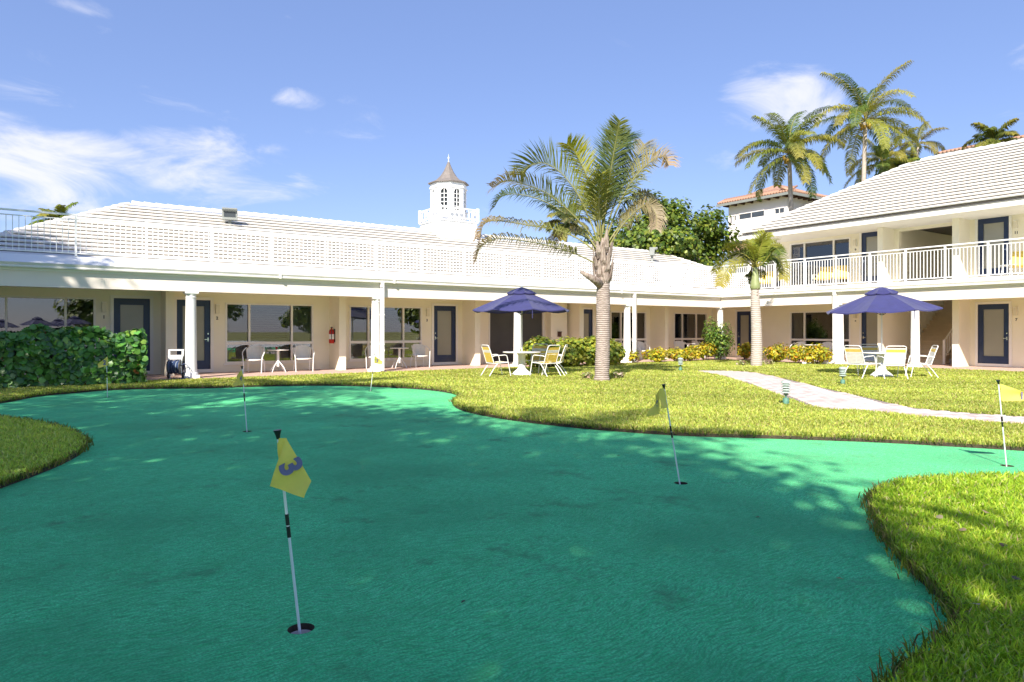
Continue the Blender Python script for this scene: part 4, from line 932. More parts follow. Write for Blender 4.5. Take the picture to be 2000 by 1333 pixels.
def coco(label, px, py, D, L, nf, trunk_px, seed, cols, coconuts=True, name='coconut_palm', w=.07, ll=.85, group='palms beyond the roofs', tr=.17):
    rs = random.Random(seed); c = at(px, py, D); b = at(trunk_px, HY + 3, D); base = Vector((b.x, b.y, 0)); t = thing(name, label, 'palm tree', base, 0, group)
    P = [(base.x, base.y, -.2), tuple(base.lerp(c, .45) + Vector((rs.uniform(-.5, .5), rs.uniform(-.5, .5), 0))), tuple(c)]
    ringed_trunk(t, P, [tr * 1.35 - tr * .5 * (i / 23) for i in range(24)], 'bark_smooth', 10); cl = c - base
    for k in range(nf):
        az = k * 2.399 + rs.uniform(-.25, .25); lv = k / nf; el = R(82 - 105 * lv + rs.uniform(-10, 10)); bend = R(62 + 38 * (1 - abs(2 * lv - .8)) + rs.uniform(-15, 20))
        path = arc_path(cl + Vector((0, 0, .15)), az, el, L * rs.uniform(.85, 1.1), bend)
        c0 = cols[rs.randrange(len(cols))]; c1 = (.30, .27, .05) if rs.random() < .4 else None
        put('frond', frond_mesh('frond', path, ll * 1.1, 92, w * .72, (0, 0, 1) if abs(el) < 1.2 else (math.cos(az), math.sin(az), .3), .10, .55, 1.25, .16, c0, c1, .045, (.34, .31, .09), .4), t)
    if coconuts:
        mb = MB()
        for k in range(9):
            a = k * .7; mb.lathe([(.02, -.15), (.10, -.09), (.125, 0), (.09, .10), (.02, .15)], (cl.x + math.cos(a) * .32, cl.y + math.sin(a) * .32, cl.z - .15 - .12 * (k % 3)), 8)
        mb.cur = 0; mb.build('coconut_cluster', 'coconut', t, 'all', True)
    return t
mat('coconut', (.42, .26, .04), .6, .3, 3)
CP = [(.11, .17, .03), (.17, .21, .035), (.27, .29, .05), (.08, .14, .045), (.34, .32, .06)]
coco('tall coconut palm with yellow nuts, highest crown behind the right roof', 1690, 240, 54, 5.2, 25, 1688, 3, CP)
coco('coconut palm leaning before the tiled villa, left of the highest palm', 1541, 305, 50, 4.4, 23, 1566, 5, CP)
coco('slender small palm right of the highest palm behind the roof ridge', 1793, 287, 66, 3.2, 11, 1794, 8, [(.17, .18, .04), (.24, .21, .06)], False, 'coconut_palm', .06, .7, tr=.10)
coco('half-hidden yellowish palm crown below the highest palm', 1722, 322, 60, 3.6, 15, 1724, 11, [(.22, .23, .05), (.30, .28, .06), (.10, .15, .03)], False)
coco('bushy low palm tuft peeping over the right roof ridge', 1942, 283, 58, 2.6, 15, 1942, 15, [(.07, .11, .025), (.15, .19, .04)], False, 'coconut_palm', .09, .75, tr=.14)
coco('palm tips showing behind the left end of the roof', 112, 441, 44, 1.8, 17, 108, 21, [(.16, .22, .03), (.24, .27, .05)], False, 'coconut_palm', .06, .55, tr=.1)
coco('dark palm crown half hidden behind the tall lawn palm', 1105, 440, 45, 1.9, 14, 1106, 27, [(.09, .12, .03), (.16, .15, .05)], False, 'coconut_palm', .06, .6, tr=.12)
# broad tree behind the roof
SG = [(.075, .13, .018), (.13, .19, .025), (.21, .26, .03), (.05, .09, .015)]
c = at(1312, 468, 44); shade_tree('broad bright green tree behind the left wing roof, left of the villa', (c.x, c.y, 0), (c.x, c.y, c.z - .5), (4.3, 3.2, 3.1), 90, 150, .22, SG, .95, 'broadleaf_tree', .3, None, LEAF6, [.30, .34, .26, .10])
c = at(1180, 470, 46); shade_tree('lower part of greenery showing behind the tall lawn palm crown', (c.x, c.y, 0), (c.x, c.y, c.z - .8), (1.9, 1.9, 2.0), 26, 130, .21, SG, .8, 'broadleaf_tree', .2, None, LEAF6, [.34, .3, .12, .24])
c = at(1768, 330, 62); shade_tree('green tree top between the palms behind the right roof', (c.x, c.y, 0), (c.x, c.y, c.z - .5), (2.2, 2.2, 1.6), 20, 80, .38, SG, .8, 'broadleaf_tree', .2)

# ---- trees outside the picture whose shade lies over the green
ax = Vector((-math.sin(SUN_AZ), -math.cos(SUN_AZ), 0)); bx_ = Vector((-ax.y, ax.x, 0))
def ab(a, b): v = ax * a + bx_ * b; return Vector((v.x, v.y, 0))
for (a, b, hc, r_, lab) in ((-6.9, 1.4, 8.2, 3.1, 'leafy shade tree right behind the viewer, outside the picture'), (-5.2, 6.6, 9.0, 3.8, 'leafy shade tree behind the viewer on the left, outside the picture'),
                            (-2.4, 12.8, 9.0, 4.1, 'leafy shade tree left of the green, outside the picture'), (-.6, 18.8, 12.0, 3.9, 'tall leafy shade tree left of the hedge, outside the picture')):
    p = ab(a, b); shade_tree(lab, p, p + Vector((0, 0, hc)), (r_, r_, r_ * .85), 260, 62, .25 if b > 15 else (.145 if b > 10 else .185), SG, 1.15, 'shade_tree', .28, 'shade trees round the viewer')
for (a, b, hgt, seed, lab) in ((-4.6, 2.2, 9.2, 41, 'coconut palm behind the viewer on the right, outside the picture'), (2.0, 9.6, 9.0, 43, 'coconut palm left of the green, outside the picture')):
    p = ab(a, b); dd_ = depth(p.x, p.y); t = thing('coconut_palm', lab, 'palm tree', p, 0, 'palms round the viewer')
    ringed_trunk(t, [(p.x, p.y, -.2), (p.x + .3, p.y + .1, hgt * .5), (p.x, p.y, hgt)], [.22 - .08 * (i / 19) for i in range(20)], 'bark_smooth', 10)
    rs = random.Random(seed)
    for k in range(20):
        az = k * 2.399; lv = k / 20; path = arc_path((0, 0, hgt), az, R(80 - 95 * lv), 3.4, R(75 + rs.uniform(-15, 15)))
        put('frond', frond_mesh('frond', path, .8, 40, .06, (0, 0, 1), .1, .55, .8, .15, CP[k % 5], None, .04), t)

# ================================================================== GRASS
def blades(name, P, h, w, cols, lean, seg=True, z0=0.0):
    n = len(P); az = rng.uniform(0, 2 * np.pi, n); la = rng.uniform(0, 2 * np.pi, n)
    wv = np.c_[np.cos(az), np.sin(az), np.zeros(n)] * (w / 2)[:, None]
    ld = np.c_[np.cos(la), np.sin(la), np.zeros(n)] * (lean * h)[:, None]
    b = np.c_[P, np.full(n, z0 - .004)]
    if seg:
        m = b + ld * .35 + np.array([0, 0, 1.0]) * (h * .6)[:, None]; t = b + ld + np.array([0, 0, 1.0]) * (h * np.sqrt(np.clip(1 - lean ** 2 * .55, .1, 1)))[:, None]
        V_ = np.stack([b - wv, b + wv, m - wv * .9, m + wv * .9, t], 1).reshape(-1, 3); F_ = (np.arange(n)[:, None, None] * 5 + np.array([(0, 1, 3), (0, 3, 2), (2, 3, 4)])[None]).reshape(-1, 3); k = 5
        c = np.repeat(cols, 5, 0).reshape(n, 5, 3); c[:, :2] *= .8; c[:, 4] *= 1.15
    else:
        t = b + ld + np.array([0, 0, 1.0]) * h[:, None]; V_ = np.stack([b - wv, b + wv, t], 1).reshape(-1, 3); F_ = np.arange(3 * n).reshape(-1, 3); c = np.repeat(cols, 3, 0).reshape(n, 3, 3)
    me = np_mesh(name, V_, F_, 'grass', np.clip(c.reshape(-1, 3), .004, .9)); o = put(name, me); o['kind'] = 'stuff'; return o
GCOL = [(.45, .51, .10), (.54, .58, .13), (.35, .45, .075), (.63, .61, .23), (.55, .46, .22)]
GW = [.36, .30, .18, .13, .03]
def scatter(poly, x0, x1, y0, y1, dens_max, dens):
    n = int((x1 - x0) * (y1 - y0) * dens_max); P = np.c_[rng.uniform(x0, x1, n), rng.uniform(y0, y1, n)]
    d_ = depth(P[:, 0], P[:, 1]); l_ = K * P[:, 0] - S * P[:, 1]; keep = (d_ > 1.0) & (np.abs(l_) < d_ * .80 + 1.2)
    P = P[keep]; d_ = d_[keep]; keep = rng.random(len(P)) < dens(d_) / dens_max; P = P[keep]; return P[inside(P, poly)]
# near lawn at the right: single blades show
P = scatter(LAWN_RIGHT, 1.5, 13, -3, 7, 9000, lambda d_: np.clip(9000 * (4.0 / np.maximum(d_, 4)) ** 1.6, 300, 9000)); n = len(P)
d_ = depth(P[:, 0], P[:, 1]); NC = [(.38, .56, .04), (.50, .66, .06), (.26, .42, .035), (.64, .70, .12), (.60, .52, .26)]
patch = .5 + .5 * np.sin(P[:, 0] * 2.3 + 1.3 * np.sin(P[:, 1] * 1.7)) * np.sin(P[:, 1] * 2.9 + .7)
blades('grass', P, rng.uniform(.035, .085, n) * (.85 + .35 * patch), .0085 * rng.uniform(.7, 1.4, n) * np.clip(d_ / 4, 1, 2.5), pick(NC, n, [.34, .30, .2, .1, .06], .15), rng.uniform(.15, .95, n))
# left lawn and the long lawn behind the green
P = scatter(LAWN_LEFT, -9, 2.5, 4, 14, 3000, lambda d_: 3000 * (7.0 / np.maximum(d_, 7)) ** 1.3); n = len(P); d_ = depth(P[:, 0], P[:, 1])
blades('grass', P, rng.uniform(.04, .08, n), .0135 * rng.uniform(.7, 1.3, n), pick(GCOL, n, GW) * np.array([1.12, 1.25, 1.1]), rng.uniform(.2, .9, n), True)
P = scatter(LAWN_BACK, -12, 27, -3, 21, 2900, lambda d_: 2900 * (8.0 / np.maximum(d_, 8)) ** 1.25)
P = P[~inside(P, PATH) & (P[:, 1] < 20.70) & (P[:, 0] < 26.38)]; n = len(P); d_ = depth(P[:, 0], P[:, 1])
pt_ = np.clip(.5 + .35 * np.sin(P[:, 0] * .9 + 1.1 * np.sin(P[:, 1] * .8)) + .3 * np.sin(P[:, 0] * 2.7 + P[:, 1] * 1.9), 0, 1)
cl_ = pick(GCOL, n, GW); cl_ *= (.86 + .28 * pt_)[:, None]; pth = rng.random(n) < .012 * pt_; cl_[pth] = (.36, .24, .13)
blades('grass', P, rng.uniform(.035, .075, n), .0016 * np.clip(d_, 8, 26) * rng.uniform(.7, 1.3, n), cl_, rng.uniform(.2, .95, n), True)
# longer fringe and dry stems along the edges of the green
fr = []
for poly, nn in ((EDGE, 130), (LAWN_RIGHT[:150], 230), (LAWN_LEFT[:112], 150)):
    q = np.array(poly); seg = q[1:] - q[:-1]; ln = np.linalg.norm(seg, axis=1)
    for a, s_, L_ in zip(q[:-1], seg, ln):
        d0 = depth(a[0], a[1]); l0 = K * a[0] - S * a[1]
        if d0 < 1.5 or abs(l0) > d0 * .85 + 1: continue
        k = rng.poisson(L_ * nn * min(1.6, 9 / d0)); fr.append(a + s_ * rng.random((k, 1)) + rng.normal(0, .03, (k, 2)) + np.array([S, K]) * .012)
P = np.concatenate(fr); n = len(P); d_ = depth(P[:, 0], P[:, 1])
blades('grass', P, rng.uniform(.04, .10, n), .0013 * np.clip(d_, 6, 20) * rng.uniform(.6, 1.3, n), pick([(.20, .24, .03), (.12, .16, .02), (.30, .21, .10), (.24, .15, .07)], n, [.42, .28, .2, .1]), rng.uniform(.2, 1.0, n), True, -.012)
# fallen leaves on the near lawn
for k, (px, py) in enumerate(((1925, 1000), (1835, 1010), (1960, 1065), (1880, 1035), (1905, 1180), (1985, 1130))):
    q = gnd(px, py, .06); tv, tf = LEAF6; c = [(.42, .30, .18), (.36, .30, .20), (.16, .11, .06)][k % 3]
    o = put('fallen_leaf', np_mesh('fallen_leaf', (tv - np.array([0, .5, 0])) * .05, tf, 'leaf', np.repeat(np.array([c]), 6, 0)), None, q, (random.uniform(-.4, .4), random.uniform(-.4, .4), random.uniform(0, 6)))
    tag(o, ['pinkish dry leaf lying on the near right lawn by its far edge', 'grey dry leaf near the tip of the right lawn', 'dark dry leaf at the right edge of the near lawn', 'pinkish dry leaf in the middle of the near right lawn', 'grey dry leaf low on the near right lawn', 'dark dry leaf at the right frame edge of the near lawn'][k], 'leaf', 'dry leaves on the near lawn')

# ================================================================== FLAGS
def flag(i, label, digit, panel, number=None, back=None, on_fold=False):
    f = FLAGS[i]; c = CUPS[i]; D = depth(c.x, c.y); t = thing('golf_flag', label, 'golf flag', (c.x, c.y, GZ), 0, 'numbered flags on the putting green')
    top = at(f['t'][0], f['t'][1] + (f['b'][1] - f['t'][1]) * .028, D + f['dd']); b = Vector((c.x, c.y, GZ - .07)); u = (top - b).normalized(); L = (top - b).length; r = .0065
    mb = MB(); mb.tube([b, top], r, 10); mb.build('pole', 'white_metal', t, True)
    g = L - .07
    mb = MB(); p = lambda s_: b + u * s_
    z = .07 + g * .54; mb.tube([p(z - .055), p(z - .003)], r + .0025, 10); mb.tube([p(z + .003), p(z + .055)], r + .0025, 10); mb.build('grip_band', 'black', t, True)
    mb = MB(); mb.tube([top - u * .012, top + u * .006, top + u * .03], [.008, .011, .019], 10); mb.build('knob', 'black', t, True)
    def pan(pts, name, th=.0015):
        W = [at(px, py, D + f['dd'] + dz) for px, py, dz in pts]
        nn = len(W); mb = MB(); nv = (W[1] - W[0]).cross(W[2] - W[0]).normalized()
        if nv.dot(Vector((S, K, 0))) > 0: nv = -nv
        n_ = 10                             # a softly rippled cloth from a four-sided panel
        if nn == 4:
            vs = []
            for a in range(n_ + 1):
                for b_ in range(n_ + 1):
                    s_, t_ = a / n_, b_ / n_; q = (W[0].lerp(W[1], s_)).lerp(W[3].lerp(W[2], s_), t_); q = q + nv * (.004 + .05 * (W[1] - W[0]).length) * math.sin(s_ * 6 + t_ * 3.2) * (.25 + t_); vs.append(q)
            fs = [(a * (n_ + 1) + b_, (a + 1) * (n_ + 1) + b_, (a + 1) * (n_ + 1) + b_ + 1, a * (n_ + 1) + b_ + 1) for a in range(n_) for b_ in range(n_)]
            mb.add(vs, fs)
        else: mb.prism(W, nv * th)
        mb.build(name, 'flag_yellow', t, 'all' if nn == 4 else False); return W, nv
    W, nv = pan(panel, 'cloth')
    if back:
        W2, nv2 = pan(back, 'cloth_fold')
        if on_fold: W, nv, panel = W2, nv2, back
    if number:
        px, py, size, rot, sq = number; ctr = at(px, py, D + f['dd'] + panel[0][2]); o_ = W[0]; q = ctr + nv * nv.dot(o_ - ctr) + nv * .013
        me = text_mesh(digit, size, 'flag_ink'); right = Vector((0, 0, 1)).cross(nv).normalized(); up = nv.cross(right); Rm = Matrix((right, up, nv)).transposed() @ Matrix.Rotation(rot, 3, 'Z') @ Matrix.Diagonal((sq, 1, 1))
        me.transform(Rm.to_4x4()); put('number', me, t, q - t.location)
    return t
flag(0, 'nearest leaning flag, yellow with a large grey 3 on its folded cloth', '3', [(559, 856, -.02), (608, 940, -.05), (594, 973, -.07), (527, 950, -.055)], (570, 914, .135, R(-62), .95), [(541, 856, 0), (560, 856, -.018), (553, 905, -.03), (545, 900, 0)])
flag(1, 'yellow flag with black knob standing before the left porch, second from left', '4', [(472, 723, -.01), (479, 749, 0), (466, 753, -.05), (468, 727, -.03)], (469.5, 740, .09, 0, .5), [(468, 727, -.03), (466, 753, -.05), (454, 757, .12), (462, 738, .05)])
flag(2, 'small yellow flag flying left in front of the dark hedge', '2', [(210, 697, 0), (212, 714, 0), (192, 719, -.1), (191, 711, -.08)], (204, 709, .13, 0, .8))
flag(3, 'small yellow flag flying right in front of the white column and downspout', '5', [(732, 695, 0), (731, 710, 0), (747, 712, -.1), (746, 706, -.1)], (740, 705, .1, 0, .8))
flag(4, 'leaning yellow flag right of centre with its pale end folded left', '6', [(1297, 758, 0), (1305, 797, 0), (1288, 799, -.10), (1288, 760, -.10)], (1279, 791, .10, 0, .55), [(1288, 760, -.10), (1288, 809, -.10), (1264, 815, .06), (1280, 781, .0)], True)
flag(5, 'pale sunlit flag flying to the right at the right frame edge', '1', [(1953, 750, 0), (1957, 784, 0), (2012, 783, -.05), (2012, 770, -.05)], (1991, 773, .10, 0, .8))

# ================================================================== UMBRELLAS, TABLES, CHAIRS
def umbrella(label, loc, r, z_eave, z_top, rz, tilt=(0, 0)):
    t = thing('umbrella', label, 'umbrella', loc, rz, 'navy umbrellas over the lawn tables'); n = 8
    tm = Matrix.Rotation(tilt[0], 3, 'X') @ Matrix.Rotation(tilt[1], 3, 'Y'); piv = Vector((0, 0, z_eave))
    X = lambda p: tuple(tm @ (Vector(p) - piv) + piv)
    def canopy(r0, za, r1, zb, rings, sag, hem):
        mb = MB(); vs = []; m = n * 4
        for i in range(rings + 1):
            s_ = i / rings
            for k in range(m):
                a = 2 * math.pi * k / m; fr_ = (k % 4) / 4; chord = math.cos(math.pi / n) / math.cos((fr_ - .5) * 2 * math.pi / n); rr = (r0 + (r1 - r0) * s_) * chord
                z = za + (zb - za) * s_ + (.012 if r1 > 1 else .02) * math.sin(math.pi * s_) - sag * s_ * math.sin(math.pi * fr_) ; vs.append(X((rr * math.cos(a), rr * math.sin(a), z)))
        fs = [(i * m + k, i * m + (k + 1) % m, (i + 1) * m + (k + 1) % m, (i + 1) * m + k) for i in range(rings) for k in range(m)]
        if hem:
            o = len(vs); 
            for k in range(m): x, y, z = vs[rings * m + k]; vs.append((x * 1.002, y * 1.002, z - hem))
            fs += [(rings * m + k, rings * m + (k + 1) % m, o + (k + 1) % m, o + k) for k in range(m)]
        mb.add(vs, fs); return mb
    h = z_top - z_eave
    canopy(.26, z_top - h * .26, r, z_eave, 6, .055, .03).build('canopy', 'canvas', t, False, True)
    canopy(.02, z_top, .45, z_top - h * .25, 3, .03, .035).build('vent', 'canvas', t, False, True)
    mb = MB(); mb.tube([(0, 0, .05), (0, 0, z_eave - .3), X((0, 0, z_top - .02))], .021, 10); mb.build('pole', 'trim', t, True, True)
    mb = MB(); mb.tube([X((0, 0, z_top - .04)), X((0, 0, z_top + .02)), X((0, 0, z_top + .06))], [.022, .026, .006], 8); mb.build('finial', 'resin_white', t, True, True)
    for k in range(n):
        a = 2 * math.pi * k / n; mb = MB(); mb.tube([X((.03 * math.cos(a), .03 * math.sin(a), z_top - .12)), X(((r - .03) * math.cos(a), (r - .03) * math.sin(a), z_eave - .012))], .009, 5)
        mb.tube([X((.03 * math.cos(a), .03 * math.sin(a), z_eave - .15)), X((r * .5 * math.cos(a), r * .5 * math.sin(a), z_eave + h * .42))], .007, 5); mb.build('rib', 'dark_metal', t, True, True)
    mb = MB(); mb.tube([X((r * .98 * math.cos(2 * math.pi / n * 6), r * .98 * math.sin(2 * math.pi / n * 6), z_eave - .02)), X((r * .98 * math.cos(2 * math.pi / n * 6), r * .98 * math.sin(2 * math.pi / n * 6), z_eave - .28))], .012, 5); mb.build('tie_strap', 'canvas', t, False, True)
    return t
U1 = gnd(1019, 734); U2 = gnd(1722, 737)
def table(label, loc):
    t = thing('patio_table', label, 'table', loc, 0, 'round white tables on the lawn')
    mb = MB(); mb.lathe([(.03, .685), (.55, .69), (.575, .70), (.58, .715), (.565, .725), (.03, .728)], (0, 0, 0), 32); mb.build('table_top', 'resin_white', t, True, True)
    mb = MB(); mb.lathe([(.30, .0), (.31, .05), (.24, .12), (.15, .19), (.115, .25), (.11, .60), (.16, .68)], (0, 0, 0), 20); mb.build('pedestal', 'resin_white', t, True, True); return t
table('round white table under the left navy umbrella', U1); table('round white table under the right navy umbrella', U2)
umbrella('faded navy umbrella over the left lawn table, streaked with shade', U1, 1.50, 1.99, 2.68, R(-35 + 11), (R(0), R(0)))
umbrella('navy umbrella over the right lawn table, tipped slightly to the left', U2, 1.55, 1.97, 2.64, R(-35 + 3), (R(1), R(-2.5)))
def strap_chair(white):
    t = thing('patio_chair', 'x', 'chair'); r = .013
    def arcp(a, b, c, n=6): return [tuple(Vector(a).lerp(Vector(b), i / n).lerp(Vector(b).lerp(Vector(c), i / n), i / n)) for i in range(n + 1)]
    mb = MB(); hoop = [(-.27, -.17, .40), (-.265, -.30, .80)] + arcp((-.262, -.33, .87), (-.26, -.35, .93), (-.18, -.353, .935)) + arcp((.18, -.353, .935), (.26, -.35, .93), (.262, -.33, .87)) + [(.265, -.30, .80), (.27, -.17, .40)]
    mb.tube(hoop, r, 8); mb.build('back_frame', 'white_metal', t, True, True)
    mb = MB(); mb.tube([(-.27, -.17, .40), (-.27, .27, .43), (.27, .27, .43), (.27, -.17, .40)], r, 8, True, True); mb.build('seat_frame', 'white_metal', t, True, True)
    for s_ in (-1, 1):
        mb = MB(); mb.tube([(s_ * .295, .36, 0), (s_ * .295, .25, .54)] + arcp((s_ * .295, .235, .60), (s_ * .295, .22, .645), (s_ * .295, .15, .645)) + [(s_ * .295, -.16, .63), (s_ * .275, -.25, .60)], r, 8); mb.build('arm', 'white_metal', t, True, True)
        mb = MB(); mb.tube([(s_ * .285, .10, .645), (s_ * .288, .0, .42), (s_ * .295, -.12, .20), (s_ * .30, -.37, 0)] if False else [(s_ * .285, -.05, .42), (s_ * .295, -.20, .24), (s_ * .30, -.36, 0)], r, 8); mb.build('leg', 'white_metal', t, True, True)
        mb = MB(); mb.tube([(s_ * .283, .25, .425), (s_ * .294, .27, .43)], r * .9, 6); mb.build('bracket', 'white_metal', t, False, True)
    def straps(nm, m, rows):
        mb = MB()
        for (p, q, w, th) in rows: mb.add([(-.27, p[0], p[1]), (.27, p[0], p[1]), (.27, q[0], q[1]), (-.27, q[0], q[1]), (-.27, p[0] - th, p[1] + .002), (.27, p[0] - th, p[1] + .002), (.27, q[0] - th, q[1] + .002), (-.27, q[0] - th, q[1] + .002)], [(0, 1, 2, 3), (4, 5, 6, 7), (0, 1, 5, 4), (2, 3, 7, 6), (0, 3, 7, 4), (1, 2, 6, 5)])
        mb.build(nm, m, t, False, True)
    Bk = []; n = 11
    for i in range(n):
        z = .43 + i * .041; yv = lambda z_: -.17 - (z_ - .40) * .325; Bk.append(((yv(z), z), (yv(z + .034), z + .034), 0, .005))
    St = [((-.15 + i * .041, .402 + i * .0027), (-.15 + i * .041 + .034, .402 + (i + .83) * .0027), 0, .004) for i in range(10)]
    if white: straps('yellow_straps', 'strap_yellow', Bk[8:10]); straps('white_straps', 'strap_white', Bk[:8] + Bk[10:] + St)
    else: straps('yellow_straps', 'strap_yellow', Bk[:7] + Bk[9:] + St); straps('white_straps', 'strap_white', Bk[7:9])
    return t
CH = [(strap_chair(False), U1, [(-58, .92, 'yellow strap chair at the left end of the left lawn table'), (152, .95, 'yellow strap chair behind the left lawn table, mostly hidden'), (48, .93, 'yellow strap chair nearest the palm at the left lawn table'), (76, 1.02, 'yellow strap chair behind its neighbour at the left lawn table')]),
      (strap_chair(True), U2, [(-62, .98, 'white strap chair at the left of the right lawn table, beside the downspout'), (-14, .98, 'white strap chair in front of the right lawn table, its back to the viewer'), (168, .98, 'white strap chair behind the right lawn table'), (68, 1.02, 'white strap chair at the right end of the right lawn table')])]
for proto, ctr, seats in CH:
    for k, (ang, rr, lab) in enumerate(seats):      # angle 0 is toward the viewer, positive to the right
        a = R(ang); tov = Vector((-S, -K, 0)); rgt = Vector((K, -S, 0)); dv = tov * math.cos(a) + rgt * math.sin(a)
        o = proto if k == 0 else copy_tree(proto); o.location = Vector((ctr.x, ctr.y, 0)) + dv * rr; o.rotation_euler = (0, 0, math.atan2(-dv.y, -dv.x) - math.pi / 2 + random.uniform(-.12, .12))
        o['label'] = lab; o['group'] = 'strap chairs round the lawn tables'

# ---- porch furniture: pale wicker chairs and bistro tables
def wicker_chair():
    t = thing('wicker_chair', 'x', 'chair'); n = 12
    mb = MB(); vs = []
    for i in range(n + 1):                       # curved back shell
        a = math.pi * (1.12 + .76 * i / n); top = .86 - .10 * abs(2 * i / n - 1) ** 2.2
        for (q, z) in ((.262, .42), (.285, .62), (.30, top)): vs.append((q * math.cos(a), q * math.sin(a) * .95 + .02, z))
    m = len(vs); vs += [(x * .93, (y - .02) * .93 + .02, z) for x, y, z in vs]
    fs = [(i * 3 + k, (i + 1) * 3 + k, (i + 1) * 3 + k + 1, i * 3 + k + 1) for i in range(n) for k in (0, 1)]
    fs += [(f[0] + m, f[3] + m, f[2] + m, f[1] + m) for f in fs] + [(i * 3 + 2, (i + 1) * 3 + 2, m + (i + 1) * 3 + 2, m + i * 3 + 2) for i in range(n)] + [(0, 1, m + 1, m), (1, 2, m + 2, m + 1), (n * 3, n * 3 + 1, m + n * 3 + 1, m + n * 3), (n * 3 + 1, n * 3 + 2, m + n * 3 + 2, m + n * 3 + 1)]
    mb.add(vs, fs); mb.build('back', 'wicker', t, True, True)
    mb = MB(); mb.lathe([(.24, .385), (.275, .395), (.28, .42), (.265, .44), (.02, .432)], (0, .02, 0), 20); mb.build('seat', 'wicker', t, True, True)
    for s_ in (-1, 1):
        mb = MB(); mb.tube(resample([(s_ * .275, -.10, .80), (s_ * .32, .02, .72), (s_ * .33, .16, .62), (s_ * .29, .24, .46), (s_ * .27, .25, 0)], 14), .016, 7); mb.build('arm', 'white_metal', t, True, True)
        mb = MB(); mb.tube([(s_ * .24, -.20, .42), (s_ * .26, -.27, 0)], .014, 7); mb.build('leg', 'white_metal', t, True, True)
    return t
def bistro_table():
    t = thing('bistro_table', 'x', 'table')
    mb = MB(); mb.lathe([(.02, .70), (.33, .70), (.345, .715), (.33, .73), (.02, .73)], (0, 0, 0), 28); mb.build('table_top', 'resin_white', t, True, True)
    mb = MB(); mb.lathe([(.05, .18), (.045, .3), (.04, .68), (.10, .70)], (0, 0, 0), 12); mb.build('post', 'white_metal', t, True, True)
    for k in range(4):
        a = math.pi / 4 + k * math.pi / 2; mb = MB(); mb.tube(resample([(0, 0, .40), (.08 * math.cos(a), .08 * math.sin(a), .30), (.20 * math.cos(a), .20 * math.sin(a), .18), (.30 * math.cos(a), .30 * math.sin(a), 0)], 8), .013, 6); mb.build('leg', 'white_metal', t, True, True)
    return t
wc, bt = wicker_chair(), bistro_table(); fw_, fb_ = [0], [0]
def porch_put(kind, x, y, rz, lab):
    pr, fl_ = (wc, fw_) if kind == 'c' else (bt, fb_); o = pr if not fl_[0] else copy_tree(pr); fl_[0] += 1
    o.location = (x, y, .02); o.rotation_euler = (0, 0, rz); o['label'] = lab; o['group'] = 'wicker chairs on the porch' if kind == 'c' else 'bistro tables on the porch'
YP = 22.75
face = R(180 - 8)
for (p, kind, dz, lab) in ((497, 'c', -.35, 'pale wicker chair left of the first bistro table on the porch'), (543, 't', 0, 'white bistro table with a red cup before the wide porch window'), (592, 'c', .0, 'pale wicker chair right of the first bistro table'),
                           (733, 'c', -.4, 'pale wicker chair half hidden behind the column with downspout'), (780, 't', 0, 'white bistro table right of the column with downspout'), (820, 'c', .1, 'pale wicker chair beside the third blue door'),
                           (1207, 'c', -.3, 'wicker chair in the far porch between the palm trunk and a column'), (1253, 'c', .1, 'wicker chair just right of the far column with downspout'), (1328, 'c', -.3, 'wicker chair left of the far bistro table behind the golden shrubs'), (1345, 't', 0, 'bistro table behind the golden shrubs left of the rounded shrub'), (1362, 'c', .2, 'wicker chair just left of the rounded green shrub')):
    porch_put(kind, xon(p, YP), YP, face + dz, lab)
for (p, kind, lab) in ((1560, 'c', 'wicker chair behind the golden shrubs of the right wing'), (1588, 't', 'bistro table under the right wing window behind the shrubs'), (1612, 'c', 'wicker chair left of the right wing downspout')): porch_put(kind, 28.5, yon(p, 28.5), R(90), lab)
mb = MB(); x = xon(539, YP); mb.lathe([(.025, 0), (.035, .09), (.033, .09), (.02, .01)], (0, 0, 0), 14); t = thing('cup', 'small red cup standing on the first bistro table', 'cup', (x, YP - .05, .751)); mb.build('cup_body', 'red_paint', t, True, True)
# balcony chairs
def lounge(label, loc, rz):
    t = thing('balcony_chair', label, 'chair', loc, rz, 'yellow sling chairs on the balcony')
    mb = MB(); mb.prism([(-.28, -.1, .38), (-.28, .45, .42), (-.28, .45, .45), (-.28, -.1, .41)], (.56, 0, 0)); mb.build('seat', 'strap_yellow', t, False, True)
    mb = MB(); mb.prism([(-.28, -.1, .38), (-.28, -.42, .98), (-.28, -.45, .97), (-.28, -.13, .37)], (.56, 0, 0)); mb.build('back', 'strap_yellow', t, False, True)
    for s_ in (-1, 1): mb = MB(); mb.tube([(s_ * .3, .45, 0), (s_ * .3, .40, .6), (s_ * .3, -.2, .62), (s_ * .3, -.42, 0)], .014, 6); mb.build('leg_frame', 'white_metal', t, True, True)
for (px, lab) in ((1642, 'yellow sling chair on the balcony left of the upper stair opening'), (1608, 'yellow sling chair on the balcony below the upper window'), (1995, 'yellow sling chair on the balcony at the right frame edge'), (1497, 'yellow sling chair on the balcony behind the short palm')):
    lounge(lab, (28.3, yon(px, 28.3), 3.19), R(115 + random.uniform(-15, 15)))
t = thing('balcony_table', 'low white table on the balcony beside the upper right door', 'table', (28.0, yon(1972, 28.0), 3.19)); mb = MB(); mb.lathe([(.02, .43), (.30, .43), (.31, .46), (.02, .47)], (0, 0, 0), 20); mb.build('table_top', 'resin_white', t, True, True)
for k in range(4): a = k * 1.57 + .6; mb = MB(); mb.tube([(.22 * math.cos(a), .22 * math.sin(a), .43), (.26 * math.cos(a), .26 * math.sin(a), 0)], .015, 6); mb.build('leg', 'resin_white', t, True, True)

